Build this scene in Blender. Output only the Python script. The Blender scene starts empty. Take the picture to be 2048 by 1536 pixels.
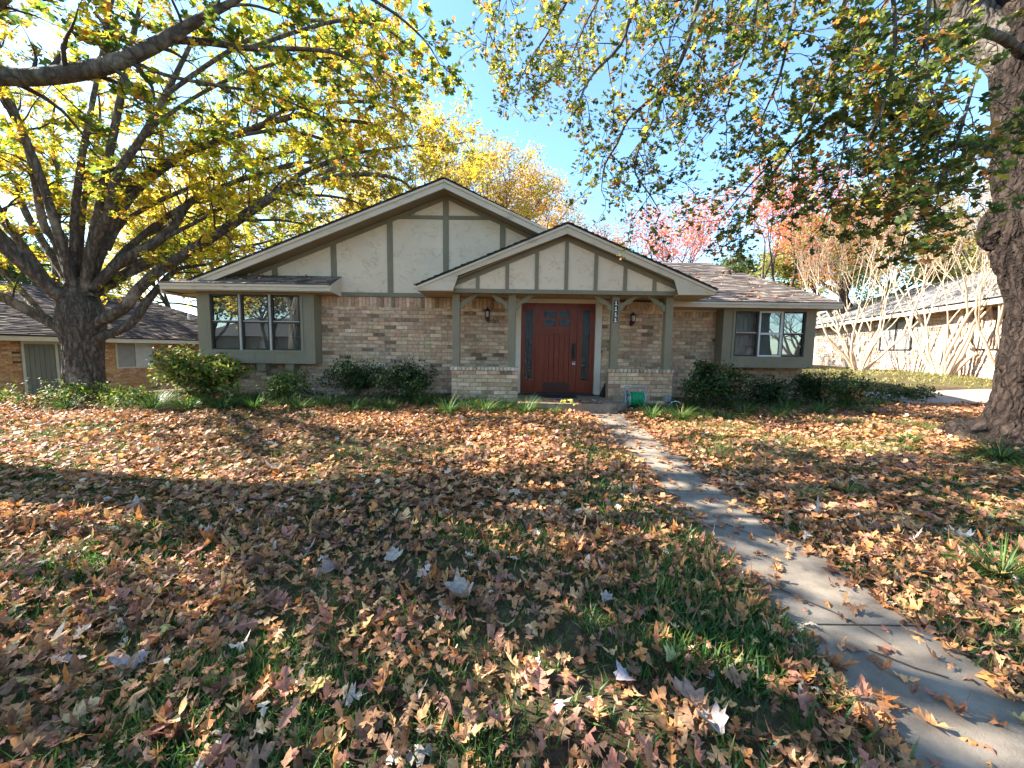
import bpy, math, random
import numpy as np
from mathutils import Vector, Matrix

random.seed(11)
RNG = np.random.default_rng(7)
scene = bpy.context.scene
COL = scene.collection

# ------------------------------------------------------------------ camera
CAM_H = 0.97
PITCH, ROLL = math.atan(68 / 770), math.radians(0.8)
cam_data = bpy.data.cameras.new('camera')
cam_data.sensor_width = 36.0
cam_data.lens = 770 / 2048 * 36.0
cam_data.clip_start, cam_data.clip_end = 0.05, 4000
camera = bpy.data.objects.new('camera', cam_data)
COL.objects.link(camera)
_f = Vector((0, math.cos(PITCH), -math.sin(PITCH)))
_u0 = Vector((0, math.sin(PITCH), math.cos(PITCH)))
_x = Vector((1, 0, 0))
_r = _x * math.cos(ROLL) + _u0 * math.sin(ROLL)
_u = -_x * math.sin(ROLL) + _u0 * math.cos(ROLL)
camera.matrix_world = Matrix(((_r.x, _u.x, -_f.x, 0), (_r.y, _u.y, -_f.y, 0), (_r.z, _u.z, -_f.z, CAM_H), (0, 0, 0, 1)))
scene.camera = camera

# ------------------------------------------------------------------ sky, sun, exposure
SUN_EL, SUN_BEHIND = math.radians(34), math.radians(7)     # sun from the left, a little behind the facade
to_sun = Vector((-math.cos(SUN_BEHIND) * math.cos(SUN_EL), math.sin(SUN_BEHIND) * math.cos(SUN_EL), math.sin(SUN_EL)))
world = bpy.data.worlds.new('World')
scene.world = world
world.use_nodes = True
wn, wl = world.node_tree.nodes, world.node_tree.links
wn.clear()
sky = wn.new('ShaderNodeTexSky')
sky.sky_type = 'NISHITA'
sky.sun_disc = False
sky.sun_elevation = SUN_EL
sky.sun_rotation = math.atan2(to_sun.x, to_sun.y)
sky.air_density, sky.dust_density, sky.ozone_density = 1.0, 0.3, 2.2
hs = wn.new('ShaderNodeMix')
hs.data_type, hs.blend_type = 'RGBA', 'MULTIPLY'
hs.inputs[0].default_value = 1.0
hs.inputs[7].default_value = (0.82, 0.97, 1.0, 1)
bg = wn.new('ShaderNodeBackground')
bg.inputs['Strength'].default_value = 0.10
wo = wn.new('ShaderNodeOutputWorld')
wl.new(sky.outputs[0], hs.inputs[6])
wl.new(hs.outputs[2], bg.inputs['Color'])
wl.new(bg.outputs[0], wo.inputs['Surface'])

sun_data = bpy.data.lights.new('sun', 'SUN')
sun_data.energy = 5.0
sun_data.angle = math.radians(0.53)
sun_data.color = (1.0, 0.93, 0.82)
sun = bpy.data.objects.new('sun', sun_data)
sun.rotation_euler = to_sun.to_track_quat('Z', 'Y').to_euler()
sun.location = (-30, 5, 30)
COL.objects.link(sun)

scene.view_settings.view_transform = 'Standard'
scene.view_settings.look = 'None'
scene.view_settings.exposure = 2.4
scene.view_settings.gamma = 1.0
scene.view_settings.use_curve_mapping = False
scene.cycles.use_denoising = True
scene.cycles.max_bounces = 7
scene.cycles.diffuse_bounces = 4
scene.cycles.glossy_bounces = 3
scene.cycles.transmission_bounces = 4
scene.cycles.transparent_max_bounces = 8
scene.cycles.caustics_reflective = False
scene.cycles.caustics_refractive = False
scene.cycles.sample_clamp_indirect = 6.0

# ------------------------------------------------------------------ materials
def _nodes(name):
    m = bpy.data.materials.new(name)
    m.use_nodes = True
    nt = m.node_tree
    nt.nodes.clear()
    out = nt.nodes.new('ShaderNodeOutputMaterial')
    return m, nt, nt.nodes, nt.links, out

def _noise(nt, vec, scale, detail=5.0, rough=0.6, stretch=None):
    if stretch:
        mp = nt.nodes.new('ShaderNodeMapping')
        mp.inputs['Scale'].default_value = stretch
        nt.links.new(vec, mp.inputs['Vector'])
        vec = mp.outputs[0]
    n = nt.nodes.new('ShaderNodeTexNoise')
    n.inputs['Scale'].default_value = scale
    n.inputs['Detail'].default_value = detail
    n.inputs['Roughness'].default_value = rough
    nt.links.new(vec, n.inputs['Vector'])
    return n.outputs[0]

def _ramp(nt, fac, stops):
    r = nt.nodes.new('ShaderNodeValToRGB')
    el = r.color_ramp.elements
    while len(el) < len(stops):
        el.new(0.5)
    for e, (p, c) in zip(el, stops):
        e.position = p
        e.color = (*c, 1) if len(c) == 3 else c
    nt.links.new(fac, r.inputs['Fac'])
    return r.outputs[0]

def _mix(nt, a, b, fac, mode='MIX'):
    m = nt.nodes.new('ShaderNodeMix')
    m.data_type = 'RGBA'
    m.blend_type = mode
    for k, v in ((6, a), (7, b), (0, fac)):
        if hasattr(v, 'links'):
            nt.links.new(v, m.inputs[k])
        else:
            m.inputs[k].default_value = (*v, 1) if isinstance(v, tuple) else v
    return m.outputs[2]

def _bump(nt, h, strength, dist):
    b = nt.nodes.new('ShaderNodeBump')
    b.inputs['Strength'].default_value = strength
    b.inputs['Distance'].default_value = dist
    nt.links.new(h, b.inputs['Height'])
    return b.outputs[0]

def _pos(nt):
    return nt.nodes.new('ShaderNodeNewGeometry').outputs['Position']

def surf(name, c1, c2=None, scale=3.0, rough=0.7, bump=0.0, bscale=60.0, bdist=0.004, stretch=None, attr=False, spec=0.3, grime=None, metal=0.0):
    m, nt, N, L, out = _nodes(name)
    p = N.new('ShaderNodeBsdfPrincipled')
    v = _pos(nt)
    c2 = c2 or tuple(x * 0.82 for x in c1)
    f = _noise(nt, v, scale, 6, 0.62, stretch)
    if attr:
        a = N.new('ShaderNodeAttribute'); a.attribute_name = 'Col'
        rr = _ramp(nt, f, [(0.3, (0.72, 0.72, 0.72)), (0.7, (1.15, 1.15, 1.15))])
        col = _mix(nt, a.outputs['Color'], rr, 1.0, 'MULTIPLY')
    else:
        col = _ramp(nt, f, [(0.32, c2), (0.66, c1)])
    if grime:
        g = _noise(nt, v, grime[1], 7, 0.7, grime[2] if len(grime) > 2 else None)
        gm = _ramp(nt, g, [(0.55, (0, 0, 0)), (0.75, (1, 1, 1))])
        col = _mix(nt, col, grime[0], gm)
    L.new(col, p.inputs['Base Color'])
    p.inputs['Roughness'].default_value = rough
    p.inputs['Specular IOR Level'].default_value = spec
    p.inputs['Metallic'].default_value = metal
    if bump:
        L.new(_bump(nt, _noise(nt, v, bscale, 5, 0.65, stretch), bump, bdist), p.inputs['Normal'])
    L.new(p.outputs[0], out.inputs['Surface'])
    return m

def leafy(name, transl=0.45, rough=0.55, spec=0.25, boost=1.0, vein=0.25):
    m, nt, N, L, out = _nodes(name)
    a = N.new('ShaderNodeAttribute'); a.attribute_name = 'Col'
    v = _pos(nt)
    f = _noise(nt, v, 55.0, 4, 0.6)
    rr = _ramp(nt, f, [(0.3, (1 - vein,) * 3), (0.7, (1 + vein,) * 3)])
    col = _mix(nt, a.outputs['Color'], rr, 1.0, 'MULTIPLY')
    p = N.new('ShaderNodeBsdfPrincipled')
    p.inputs['Roughness'].default_value = rough
    p.inputs['Specular IOR Level'].default_value = spec
    L.new(col, p.inputs['Base Color'])
    t = N.new('ShaderNodeBsdfTranslucent')
    L.new(_mix(nt, col, (boost, boost, boost * 0.75), 1.0, 'MULTIPLY'), t.inputs['Color'])
    mx = N.new('ShaderNodeMixShader')
    mx.inputs[0].default_value = transl
    L.new(p.outputs[0], mx.inputs[1]); L.new(t.outputs[0], mx.inputs[2])
    L.new(mx.outputs[0], out.inputs['Surface'])
    return m

def bark_mat(name, dark, light, moss=None, scale=9.0, bdist=0.02):
    m, nt, N, L, out = _nodes(name)
    v = _pos(nt)
    p = N.new('ShaderNodeBsdfPrincipled')
    f = _noise(nt, v, scale * 1.6, 8, 0.72, (1, 1, 0.35))
    wv = N.new('ShaderNodeTexNoise'); wv.inputs['Scale'].default_value = 5.0; wv.inputs['Detail'].default_value = 4
    L.new(v, wv.inputs['Vector'])
    warp = N.new('ShaderNodeVectorMath'); warp.operation = 'MULTIPLY_ADD'
    warp.inputs[1].default_value = (0.26, 0.26, 0.5)
    L.new(wv.outputs['Color'], warp.inputs[0]); L.new(v, warp.inputs[2])
    mp = N.new('ShaderNodeMapping'); mp.inputs['Scale'].default_value = (1, 1, 0.17)
    L.new(warp.outputs[0], mp.inputs['Vector'])
    vo = N.new('ShaderNodeTexVoronoi'); vo.feature = 'DISTANCE_TO_EDGE'
    vo.inputs['Scale'].default_value = scale
    L.new(mp.outputs[0], vo.inputs['Vector'])
    plate = _ramp(nt, vo.outputs['Distance'], [(0.0, (0.12, 0.12, 0.12)), (0.14, (0.6, 0.6, 0.6)), (0.42, (1, 1, 1))])
    big = _noise(nt, v, 1.6, 5, 0.6)
    col = _ramp(nt, f, [(0.34, tuple(c * 1.3 for c in dark)), (0.52, tuple((a + b) / 2 for a, b in zip(dark, light))), (0.68, light)])
    col = _mix(nt, dark, col, plate)
    pale = tuple(min(0.6, c * 1.9) for c in light)
    col = _mix(nt, col, pale, _ramp(nt, big, [(0.56, (0, 0, 0)), (0.72, (0.5, 0.5, 0.5))]))
    if moss:
        mo = _noise(nt, v, 2.3, 6, 0.7)
        col = _mix(nt, col, moss, _ramp(nt, mo, [(0.58, (0, 0, 0)), (0.72, (0.6, 0.6, 0.6))]))
    L.new(col, p.inputs['Base Color'])
    p.inputs['Roughness'].default_value = 0.92
    p.inputs['Specular IOR Level'].default_value = 0.15
    h = _mix(nt, plate, f, 0.35)
    L.new(_bump(nt, h, 1.0, bdist), p.inputs['Normal'])
    L.new(p.outputs[0], out.inputs['Surface'])
    return m

def glass_pane(name, tint=(0.85, 0.9, 0.9), refl=0.22, rough=0.0, wave=0.0, wscale=30):
    m, nt, N, L, out = _nodes(name)
    tr = N.new('ShaderNodeBsdfTransparent'); tr.inputs[0].default_value = (*tint, 1)
    gl = N.new('ShaderNodeBsdfGlossy'); gl.inputs['Roughness'].default_value = rough
    gl.inputs['Color'].default_value = (0.95, 0.97, 1, 1)
    fr = N.new('ShaderNodeFresnel'); fr.inputs['IOR'].default_value = 1.5
    mt = N.new('ShaderNodeMath'); mt.operation = 'ADD'; mt.inputs[1].default_value = refl
    mt.use_clamp = True
    L.new(fr.outputs[0], mt.inputs[0])
    if wave:
        b = _bump(nt, _noise(nt, _pos(nt), wscale, 2, 0.5, (1, 1, 0.5)), wave, 0.03)
        L.new(b, gl.inputs['Normal'])
    mx = N.new('ShaderNodeMixShader')
    L.new(mt.outputs[0], mx.inputs[0]); L.new(tr.outputs[0], mx.inputs[1]); L.new(gl.outputs[0], mx.inputs[2])
    L.new(mx.outputs[0], out.inputs['Surface'])
    return m

def stucco_mat(name, base, stain):
    m, nt, N, L, out = _nodes(name)
    v = _pos(nt)
    p = N.new('ShaderNodeBsdfPrincipled')
    f = _noise(nt, v, 2.2, 6, 0.6)
    col = _ramp(nt, f, [(0.3, tuple(c * 0.9 for c in base)), (0.7, base)])
    # trowel arcs: the rim of a warped noise band
    w = _noise(nt, v, 4.2, 3, 0.5, (1, 1, 1.6))
    band = _ramp(nt, w, [(0.45, (0, 0, 0)), (0.5, (1, 1, 1)), (0.53, (0, 0, 0))])
    st = _noise(nt, v, 3.1, 5, 0.7)
    stm = _ramp(nt, st, [(0.44, (0, 0, 0)), (0.62, (0.9, 0.9, 0.9))])
    sm = _mix(nt, band, stm, 1.0, 'MULTIPLY')
    col = _mix(nt, col, stain, sm)
    L.new(col, p.inputs['Base Color'])
    p.inputs['Roughness'].default_value = 0.9
    h = _mix(nt, band, _noise(nt, v, 45, 5, 0.6), 0.5)
    L.new(_bump(nt, h, 0.45, 0.008), p.inputs['Normal'])
    L.new(p.outputs[0], out.inputs['Surface'])
    return m

def wood_mat(name, c1, c2):
    m, nt, N, L, out = _nodes(name)
    v = _pos(nt)
    p = N.new('ShaderNodeBsdfPrincipled')
    f = _noise(nt, v, 7.0, 7, 0.65, (9, 1, 0.6))
    col = _ramp(nt, f, [(0.3, c2), (0.68, c1)])
    L.new(col, p.inputs['Base Color'])
    p.inputs['Roughness'].default_value = 0.3
    p.inputs['Specular IOR Level'].default_value = 0.4
    L.new(_bump(nt, f, 0.15, 0.003), p.inputs['Normal'])
    L.new(p.outputs[0], out.inputs['Surface'])
    return m

def brick_mat(name):
    m, nt, N, L, out = _nodes(name)
    v = _pos(nt)
    a = N.new('ShaderNodeAttribute'); a.attribute_name = 'Col'
    p = N.new('ShaderNodeBsdfPrincipled')
    f = _noise(nt, v, 14.0, 6, 0.7)
    col = _mix(nt, a.outputs['Color'], _ramp(nt, f, [(0.3, (0.6, 0.58, 0.55)), (0.7, (1.25, 1.22, 1.2))]), 1.0, 'MULTIPLY')
    w = _noise(nt, v, 9.0, 7, 0.75)
    col = _mix(nt, col, (0.58, 0.48, 0.37), _ramp(nt, w, [(0.55, (0, 0, 0)), (0.7, (0.7, 0.7, 0.7))]))
    d = _noise(nt, v, 21.0, 3, 0.6)
    col = _mix(nt, col, (0.05, 0.035, 0.03), _ramp(nt, d, [(0.67, (0, 0, 0)), (0.76, (0.85, 0.85, 0.85))]))
    L.new(col, p.inputs['Base Color'])
    p.inputs['Roughness'].default_value = 0.9
    p.inputs['Specular IOR Level'].default_value = 0.2
    L.new(_bump(nt, _noise(nt, v, 60, 5, 0.7), 0.5, 0.005), p.inputs['Normal'])
    L.new(p.outputs[0], out.inputs['Surface'])
    return m

def ground_mat(name):
    m, nt, N, L, out = _nodes(name)
    v = _pos(nt)
    p = N.new('ShaderNodeBsdfPrincipled')
    f = _noise(nt, v, 26.0, 8, 0.75)
    b = _noise(nt, v, 0.55, 5, 0.6)
    soil = _ramp(nt, f, [(0.3, (0.022, 0.015, 0.010)), (0.7, (0.10, 0.066, 0.042))])
    thatch = _ramp(nt, f, [(0.28, (0.028, 0.03, 0.012)), (0.5, (0.10, 0.085, 0.038)), (0.72, (0.24, 0.18, 0.09))])
    col = _mix(nt, soil, thatch, _ramp(nt, b, [(0.38, (0, 0, 0)), (0.55, (1, 1, 1))]))
    L.new(col, p.inputs['Base Color'])
    p.inputs['Roughness'].default_value = 0.95
    p.inputs['Specular IOR Level'].default_value = 0.1
    L.new(_bump(nt, f, 0.8, 0.02), p.inputs['Normal'])
    L.new(p.outputs[0], out.inputs['Surface'])
    return m

MAT = dict(
    brick=brick_mat('tan_mottled_brick'),
    mortar=surf('mortar', (0.36, 0.30, 0.22), scale=12, rough=0.95, bump=0.4, bscale=80),
    stucco=stucco_mat('cream_stucco', (0.72, 0.60, 0.445), (0.48, 0.385, 0.25)),
    fascia=surf('beige_fascia_paint', (0.60, 0.52, 0.395), (0.53, 0.455, 0.345), scale=1.5, rough=0.6, grime=((0.30, 0.26, 0.19), 2.2, (1, 1, 3))),
    soffit=surf('tan_soffit_paint', (0.42, 0.34, 0.22), scale=1.2, rough=0.7),
    soffit_olive=surf('olive_soffit_paint', (0.21, 0.18, 0.115), scale=1.2, rough=0.7),
    green=surf('sage_green_paint', (0.225, 0.197, 0.130), (0.185, 0.162, 0.106), scale=1.8, rough=0.62, bump=0.15, bscale=90, bdist=0.002, grime=((0.135, 0.12, 0.085), 4.0, (5, 5, 0.5))),
    shingle=surf('asphalt_shingle', (1, 1, 1), scale=30, rough=0.95, bump=0.5, bscale=140, bdist=0.004, attr=True, spec=0.15),
    deck=surf('roof_deck', (0.05, 0.045, 0.04), rough=0.9),
    bronze=surf('dark_bronze_frame', (0.030, 0.027, 0.025), rough=0.45),
    bar=surf('cream_mullion', (0.46, 0.43, 0.37), rough=0.6),
    alu=surf('white_aluminium', (0.62, 0.64, 0.66), rough=0.4),
    blind=surf('grey_blind', (0.34, 0.32, 0.30), scale=1.5, rough=0.8),
    blind_light=surf('pale_blind', (0.60, 0.58, 0.56), scale=1.5, rough=0.8),
    dark=surf('dark_interior', (0.012, 0.013, 0.016), rough=0.9),
    glass=glass_pane('window_glass', refl=0.07, wave=0.02, wscale=1.6),
    textured_glass=glass_pane('rippled_glass', tint=(0.35, 0.42, 0.48), refl=0.0, wave=0.8, wscale=22),
    door=wood_mat('stained_mahogany', (0.23, 0.030, 0.010), (0.065, 0.008, 0.003)),
    black=surf('black_metal', (0.010, 0.010, 0.011), rough=0.4),
    lamp_metal=surf('rust_brown_metal', (0.055, 0.022, 0.016), rough=0.5),
    lamp_glass=surf('frosted_lamp_glass', (0.45, 0.42, 0.36), rough=0.25),
    white=surf('white_paint', (0.78, 0.77, 0.74), rough=0.5),
    concrete=surf('concrete', (0.265, 0.22, 0.17), (0.145, 0.118, 0.09), scale=4.5, rough=0.93, bump=0.7, bscale=130, bdist=0.006, grime=((0.085, 0.068, 0.05), 5.5)),
    foundation=surf('grey_concrete', (0.24, 0.225, 0.20), scale=4, rough=0.9, bump=0.3, bscale=60),
    ground=ground_mat('soil_and_thatch'),
    bark_oak=bark_mat('oak_bark', (0.055, 0.044, 0.036), (0.27, 0.23, 0.19), moss=(0.085, 0.105, 0.03), bdist=0.035),
    bark_old=bark_mat('old_oak_bark', (0.010, 0.007, 0.006), (0.068, 0.048, 0.038), scale=11, bdist=0.06),
    bark_pale=surf('crape_myrtle_bark', (0.58, 0.45, 0.31), (0.38, 0.275, 0.18), scale=7, rough=0.7, stretch=(1, 1, 0.4)),
    bark_twig=surf('pale_brown_twig', (0.30, 0.21, 0.15), (0.20, 0.14, 0.10), scale=8, rough=0.85),
    bark_thin=surf('twig_bark', (0.085, 0.064, 0.05), (0.045, 0.033, 0.026), scale=14, rough=0.9),
    leaf=leafy('tree_leaf', 0.52, boost=1.5),
    shrub=leafy('shrub_leaf', 0.3, rough=0.6, spec=0.2, boost=1.4),
    dry=leafy('dry_leaf', 0.22, rough=0.6, spec=0.3, boost=1.0, vein=0.35),
    grass=leafy('grass_blade', 0.38, rough=0.45, spec=0.35, boost=1.5),
    hose=surf('green_hose', (0.006, 0.30, 0.13), (0.004, 0.22, 0.09), rough=0.4),
    reel=surf('grey_blue_plastic', (0.25, 0.29, 0.30), rough=0.5),
    rubber=surf('dark_rubber', (0.018, 0.016, 0.015), rough=0.85),
    asphalt=surf('driveway_concrete', (0.30, 0.26, 0.22), (0.20, 0.17, 0.14), scale=3, rough=0.95, bump=0.3, bscale=70),
    brick_n=brick_mat('orange_brick'),
    cream_trim=surf('cream_trim', (0.62, 0.56, 0.45), rough=0.6),
    grey_door=surf('grey_green_siding', (0.20, 0.195, 0.155), scale=1.5, rough=0.7, stretch=(6, 6, 0.4)),
)

# ------------------------------------------------------------------ mesh helpers
ORG = {}

def prop(o, label=None, cat=None, group=None, kind=None):
    if label: o['label'] = label
    if cat: o['category'] = cat
    if group: o['group'] = group
    if kind: o['kind'] = kind
    return o

def empty(name, loc, label, cat, group=None):
    o = bpy.data.objects.new(name, None)
    o.empty_display_size = 0.2
    o.location = loc
    COL.objects.link(o)
    ORG[o] = np.array(loc, float)
    return prop(o, label, cat, group)

def raw_mesh(name, V, F, colors=None, smooth=False):
    """V (n,3); F (m,k) index array or list of such arrays; colors (n,3)."""
    V = np.asarray(V, np.float32)
    Fs = F if isinstance(F, list) else [F]
    Fs = [np.asarray(f, np.int32) for f in Fs if len(f)]
    me = bpy.data.meshes.new(name)
    me.vertices.add(len(V))
    me.vertices.foreach_set('co', V.ravel())
    loops = np.concatenate([f.ravel() for f in Fs])
    starts, totals, at = [], [], 0
    for f in Fs:
        k = f.shape[1]
        starts.append(at + np.arange(len(f)) * k)
        totals.append(np.full(len(f), k))
        at += f.size
    starts = np.concatenate(starts); totals = np.concatenate(totals)
    me.loops.add(len(loops))
    me.loops.foreach_set('vertex_index', loops)
    me.polygons.add(len(starts))
    me.polygons.foreach_set('loop_start', starts.astype(np.int32))
    me.polygons.foreach_set('loop_total', totals.astype(np.int32))
    me.polygons.foreach_set('use_smooth', np.full(len(starts), bool(smooth)))
    me.update(calc_edges=True)
    if colors is not None:
        at = me.color_attributes.new('Col', 'FLOAT_COLOR', 'POINT')
        c = np.ones((len(V), 4), np.float32)
        c[:, :3] = colors
        at.data.foreach_set('color', c.ravel())
    me.validate()
    return me

def link(name, me, mat, parent=None, loc=None, kind=None):
    o = bpy.data.objects.new(name, me)
    if mat and not me.materials:
        me.materials.append(mat)
    COL.objects.link(o)
    if parent is not None:
        o.parent = parent
        ORG[o] = ORG[parent]
    else:
        ORG[o] = np.zeros(3)
    if loc is not None:
        o.location = loc
    if kind:
        o['kind'] = kind
    return o

class MB:
    """collects shapes in world coordinates and links them as one mesh"""
    def __init__(s):
        s.v, s.f, s.c, s.col = [], {}, [], None
    def _add(s, V, faces):
        b = len(s.v)
        s.v.extend([tuple(map(float, p)) for p in V])
        if s.col is not None:
            s.c.extend([s.col] * len(V))
        for f in faces:
            s.f.setdefault(len(f), []).append([b + i for i in f])
        return s
    def box(s, x0, x1, y0, y1, z0, z1):
        V = [(x, y, z) for z in (z0, z1) for y in (y0, y1) for x in (x0, x1)]
        return s._add(V, [(0, 2, 3, 1), (4, 5, 7, 6), (0, 1, 5, 4), (2, 6, 7, 3), (0, 4, 6, 2), (1, 3, 7, 5)])
    def prism(s, poly, y0, y1):
        """poly in (x,z), extruded along y"""
        n = len(poly)
        V = [(x, y0, z) for x, z in poly] + [(x, y1, z) for x, z in poly]
        F = [tuple(range(n)), tuple(range(2 * n - 1, n - 1, -1))]
        F += [(i, n + i, n + (i + 1) % n, (i + 1) % n) for i in range(n)]
        return s._add(V, F)
    def slabz(s, poly, z0, z1):
        """poly in (x,y), extruded along z"""
        n = len(poly)
        V = [(x, y, z0) for x, y in poly] + [(x, y, z1) for x, y in poly]
        F = [tuple(range(n - 1, -1, -1)), tuple(range(n, 2 * n))]
        F += [(i, (i + 1) % n, n + (i + 1) % n, n + i) for i in range(n)]
        return s._add(V, F)
    def hexa(s, P):
        return s._add(P, [(0, 3, 2, 1), (4, 5, 6, 7), (0, 1, 5, 4), (1, 2, 6, 5), (2, 3, 7, 6), (3, 0, 4, 7)])
    def cyl(s, c, r, h, axis='z', n=16, r2=None):
        r2 = r if r2 is None else r2
        V = []
        for rr, k in ((r, 0), (r2, h)):
            for i in range(n):
                a = 2 * math.pi * i / n
                p = (rr * math.cos(a), rr * math.sin(a), k)
                if axis == 'x': p = (p[2], p[0], p[1])
                if axis == 'y': p = (p[0], p[2], p[1])
                V.append((c[0] + p[0], c[1] + p[1], c[2] + p[2]))
        F = [tuple(range(n - 1, -1, -1)), tuple(range(n, 2 * n))] + [(i, (i + 1) % n, n + (i + 1) % n, n + i) for i in range(n)]
        return s._add(V, F)
    def tube(s, pts, rad, n=8):
        V, F = tube_arrays(np.asarray(pts, float), np.asarray(rad, float) if hasattr(rad, '__len__') else np.full(len(pts), float(rad)), n)
        return s._add(V, F.tolist())
    def build(s, name, mat, parent=None, smooth=False, kind=None):
        V = np.array(s.v)
        if parent is not None:
            V = V - ORG[parent]
        me = raw_mesh(name, V, [np.array(f) for f in s.f.values()], np.array(s.c) if s.c else None, smooth)
        return link(name, me, mat, parent, kind=kind)

def tube_arrays(P, R, n=6):
    T = np.gradient(P, axis=0)
    T /= np.linalg.norm(T, axis=1, keepdims=True) + 1e-9
    ref = np.array([0.31, 0.22, 0.93]) if abs(T[:, 2]).mean() < 0.8 else np.array([0.93, 0.31, 0.2])
    A = np.cross(T, ref); A /= np.linalg.norm(A, axis=1, keepdims=True) + 1e-9
    B = np.cross(T, A)
    a = np.linspace(0, 2 * np.pi, n, endpoint=False)
    V = P[:, None] + R[:, None, None] * (np.cos(a)[None, :, None] * A[:, None] + np.sin(a)[None, :, None] * B[:, None])
    k = len(P)
    i = np.arange(k - 1)[:, None] * n; j = np.arange(n)[None]; j2 = (j + 1) % n
    F = np.stack([i + j, i + j2, i + n + j2, i + n + j], -1).reshape(-1, 4)
    return V.reshape(-1, 3), F

class Tubes:
    def __init__(s): s.V, s.F, s.n = [], [], 0
    def add(s, P, R, n=5):
        V, F = tube_arrays(np.asarray(P, float), np.asarray(R, float), n)
        s.V.append(V); s.F.append(F + s.n); s.n += len(V)
    def build(s, name, mat, parent, kind=None, smooth=True):
        V = np.concatenate(s.V) - ORG[parent]
        return link(name, raw_mesh(name, V, np.concatenate(s.F), None, smooth), mat, parent, kind=kind)

def smooth_line(P, step=0.12):
    """Catmull-Rom resampling of (k,4) points incl. radius"""
    P = np.asarray(P, float)
    Q = np.vstack([2 * P[0] - P[1], P, 2 * P[-1] - P[-2]])
    out = []
    for i in range(1, len(Q) - 2):
        L = np.linalg.norm(Q[i + 1, :3] - Q[i, :3])
        k = max(2, int(L / step))
        t = np.linspace(0, 1, k, endpoint=False)[:, None]
        a, b, c, d = Q[i - 1], Q[i], Q[i + 1], Q[i + 2]
        out.append(0.5 * (2 * b + (c - a) * t + (2 * a - 5 * b + 4 * c - d) * t ** 2 + (3 * b - a - 3 * c + d) * t ** 3))
    out.append(P[-1:])
    o = np.vstack(out)
    o[:, 3] = np.maximum(o[:, 3], 0.003)
    return o

def _hash(ix, iy, iz):
    h = (ix * 374761393 + iy * 668265263 + iz * 2147483647) & 0xFFFFFFFF
    h = ((h ^ (h >> 13)) * 1274126177) & 0xFFFFFFFF
    return ((h ^ (h >> 16)) & 0xFFFFFF) / float(0xFFFFFF)

def vnoise(P):
    P = np.asarray(P, float)
    i = np.floor(P).astype(np.int64); f = P - i
    f = f * f * (3 - 2 * f)
    r = 0
    for dx in (0, 1):
        for dy in (0, 1):
            for dz in (0, 1):
                w = (f[:, 0] if dx else 1 - f[:, 0]) * (f[:, 1] if dy else 1 - f[:, 1]) * (f[:, 2] if dz else 1 - f[:, 2])
                r = r + w * _hash(i[:, 0] + dx, i[:, 1] + dy, i[:, 2] + dz)
    return r

def fbm(P, o=4):
    P = np.asarray(P, float); r, a, t = 0, 1.0, 0
    for k in range(o):
        r = r + a * vnoise(P * 2 ** k + 17.3 * k); t += a; a *= 0.55
    return r / t

# leaf shapes -------------------------------------------------------
def blade_template(w=0.5):
    V = np.array([(0, 0, 0), (-w / 2, .5, .05), (w / 2, .5, .05), (0, 1, -.04)], float)
    return V, np.array([(0, 2, 1), (1, 2, 3)])

HALF = [(.012, .05), (.16, .12), (.13, .20), (.05, .29), (.36, .44), (.25, .47), (.31, .60), (.06, .55), (.055, .63), (.25, .78), (.15, .79), (.12, .91), (0, 1.0)]
BROAD = [(.02, .04), (.26, .02), (.30, .12), (.26, .20), (.52, .30), (.62, .46), (.46, .47), (.36, .55), (.42, .72), (.30, .70), (.20, .72), (.12, .88), (0, 1.0)]

def oak_template(half=HALF, width=1.0, curl=0.25, fold=0.15, stem=0.12, seed=0):
    """pointed-lobe leaf lying along +y, length 1, cupped and twisted"""
    r = np.random.default_rng(seed)
    n = len(half)
    lob = lambda: np.repeat(r.uniform(.82, 1.15, 5), 3)[:n]
    kl, kr = lob(), lob()
    L = [(-x * k * width, y + r.normal(0, .008)) for (x, y), k in zip(half, kl)]
    Rr = [(x * k * width, y + r.normal(0, .008)) for (x, y), k in zip(half, kr)]
    ym = np.maximum.accumulate([y for x, y in half])
    V = np.array([(x, y, 0) for x, y in L] + [(x, y, 0) for x, y in Rr] + [(0, y, 0) for y in ym] + [(.006, -stem, 0), (-.010, -stem, 0)], float)
    F = []
    for i in range(n - 1):
        F += [(i, 2 * n + i, 2 * n + i + 1), (i, 2 * n + i + 1, i + 1), (n + i, n + i + 1, 2 * n + i + 1), (n + i, 2 * n + i + 1, 2 * n + i)]
    F += [(3 * n, n, 0), (3 * n, 0, 3 * n + 1)]
    a = r.uniform(-1, 1, 6)
    x, y = V[:, 0].copy(), V[:, 1] - .45
    V[:, 2] = curl * y ** 2 * (1.2 + a[0]) + fold * np.abs(x) * (.7 + a[1]) + .55 * a[2] * x * y + .35 * curl * a[3] * np.sign(x) * x ** 2 * 3 + .04 * a[4] * np.sin(9 * y + 4 * a[5]) + .35 * fold * np.sin(8 * y + a[5]) * np.abs(x)
    V[:, 1] = y
    return V, np.array(F)

def simple_oak(seed=0, curl=0.3):
    """cheap lobed leaf, 8 triangles, for leaves a few pixels long"""
    r = np.random.default_rng(seed)
    V = np.array([(0, -.5, 0), (-.10, -.2, 0), (-.36, -.02, .08), (-.12, .08, 0), (-.30, .33, .07), (0, .55, 0), (.30, .33, .07), (.12, .08, 0), (.36, -.02, .08), (.10, -.2, 0)], float)
    V[:, 2] += curl * V[:, 1] ** 2 * r.uniform(0.3, 1.5) + r.normal(0, .03, len(V))
    F = np.array([(0, 9, 1), (1, 9, 7), (1, 7, 3), (1, 3, 2), (9, 8, 7), (3, 7, 6), (3, 6, 4), (4, 6, 5)])
    return V, F

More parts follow.
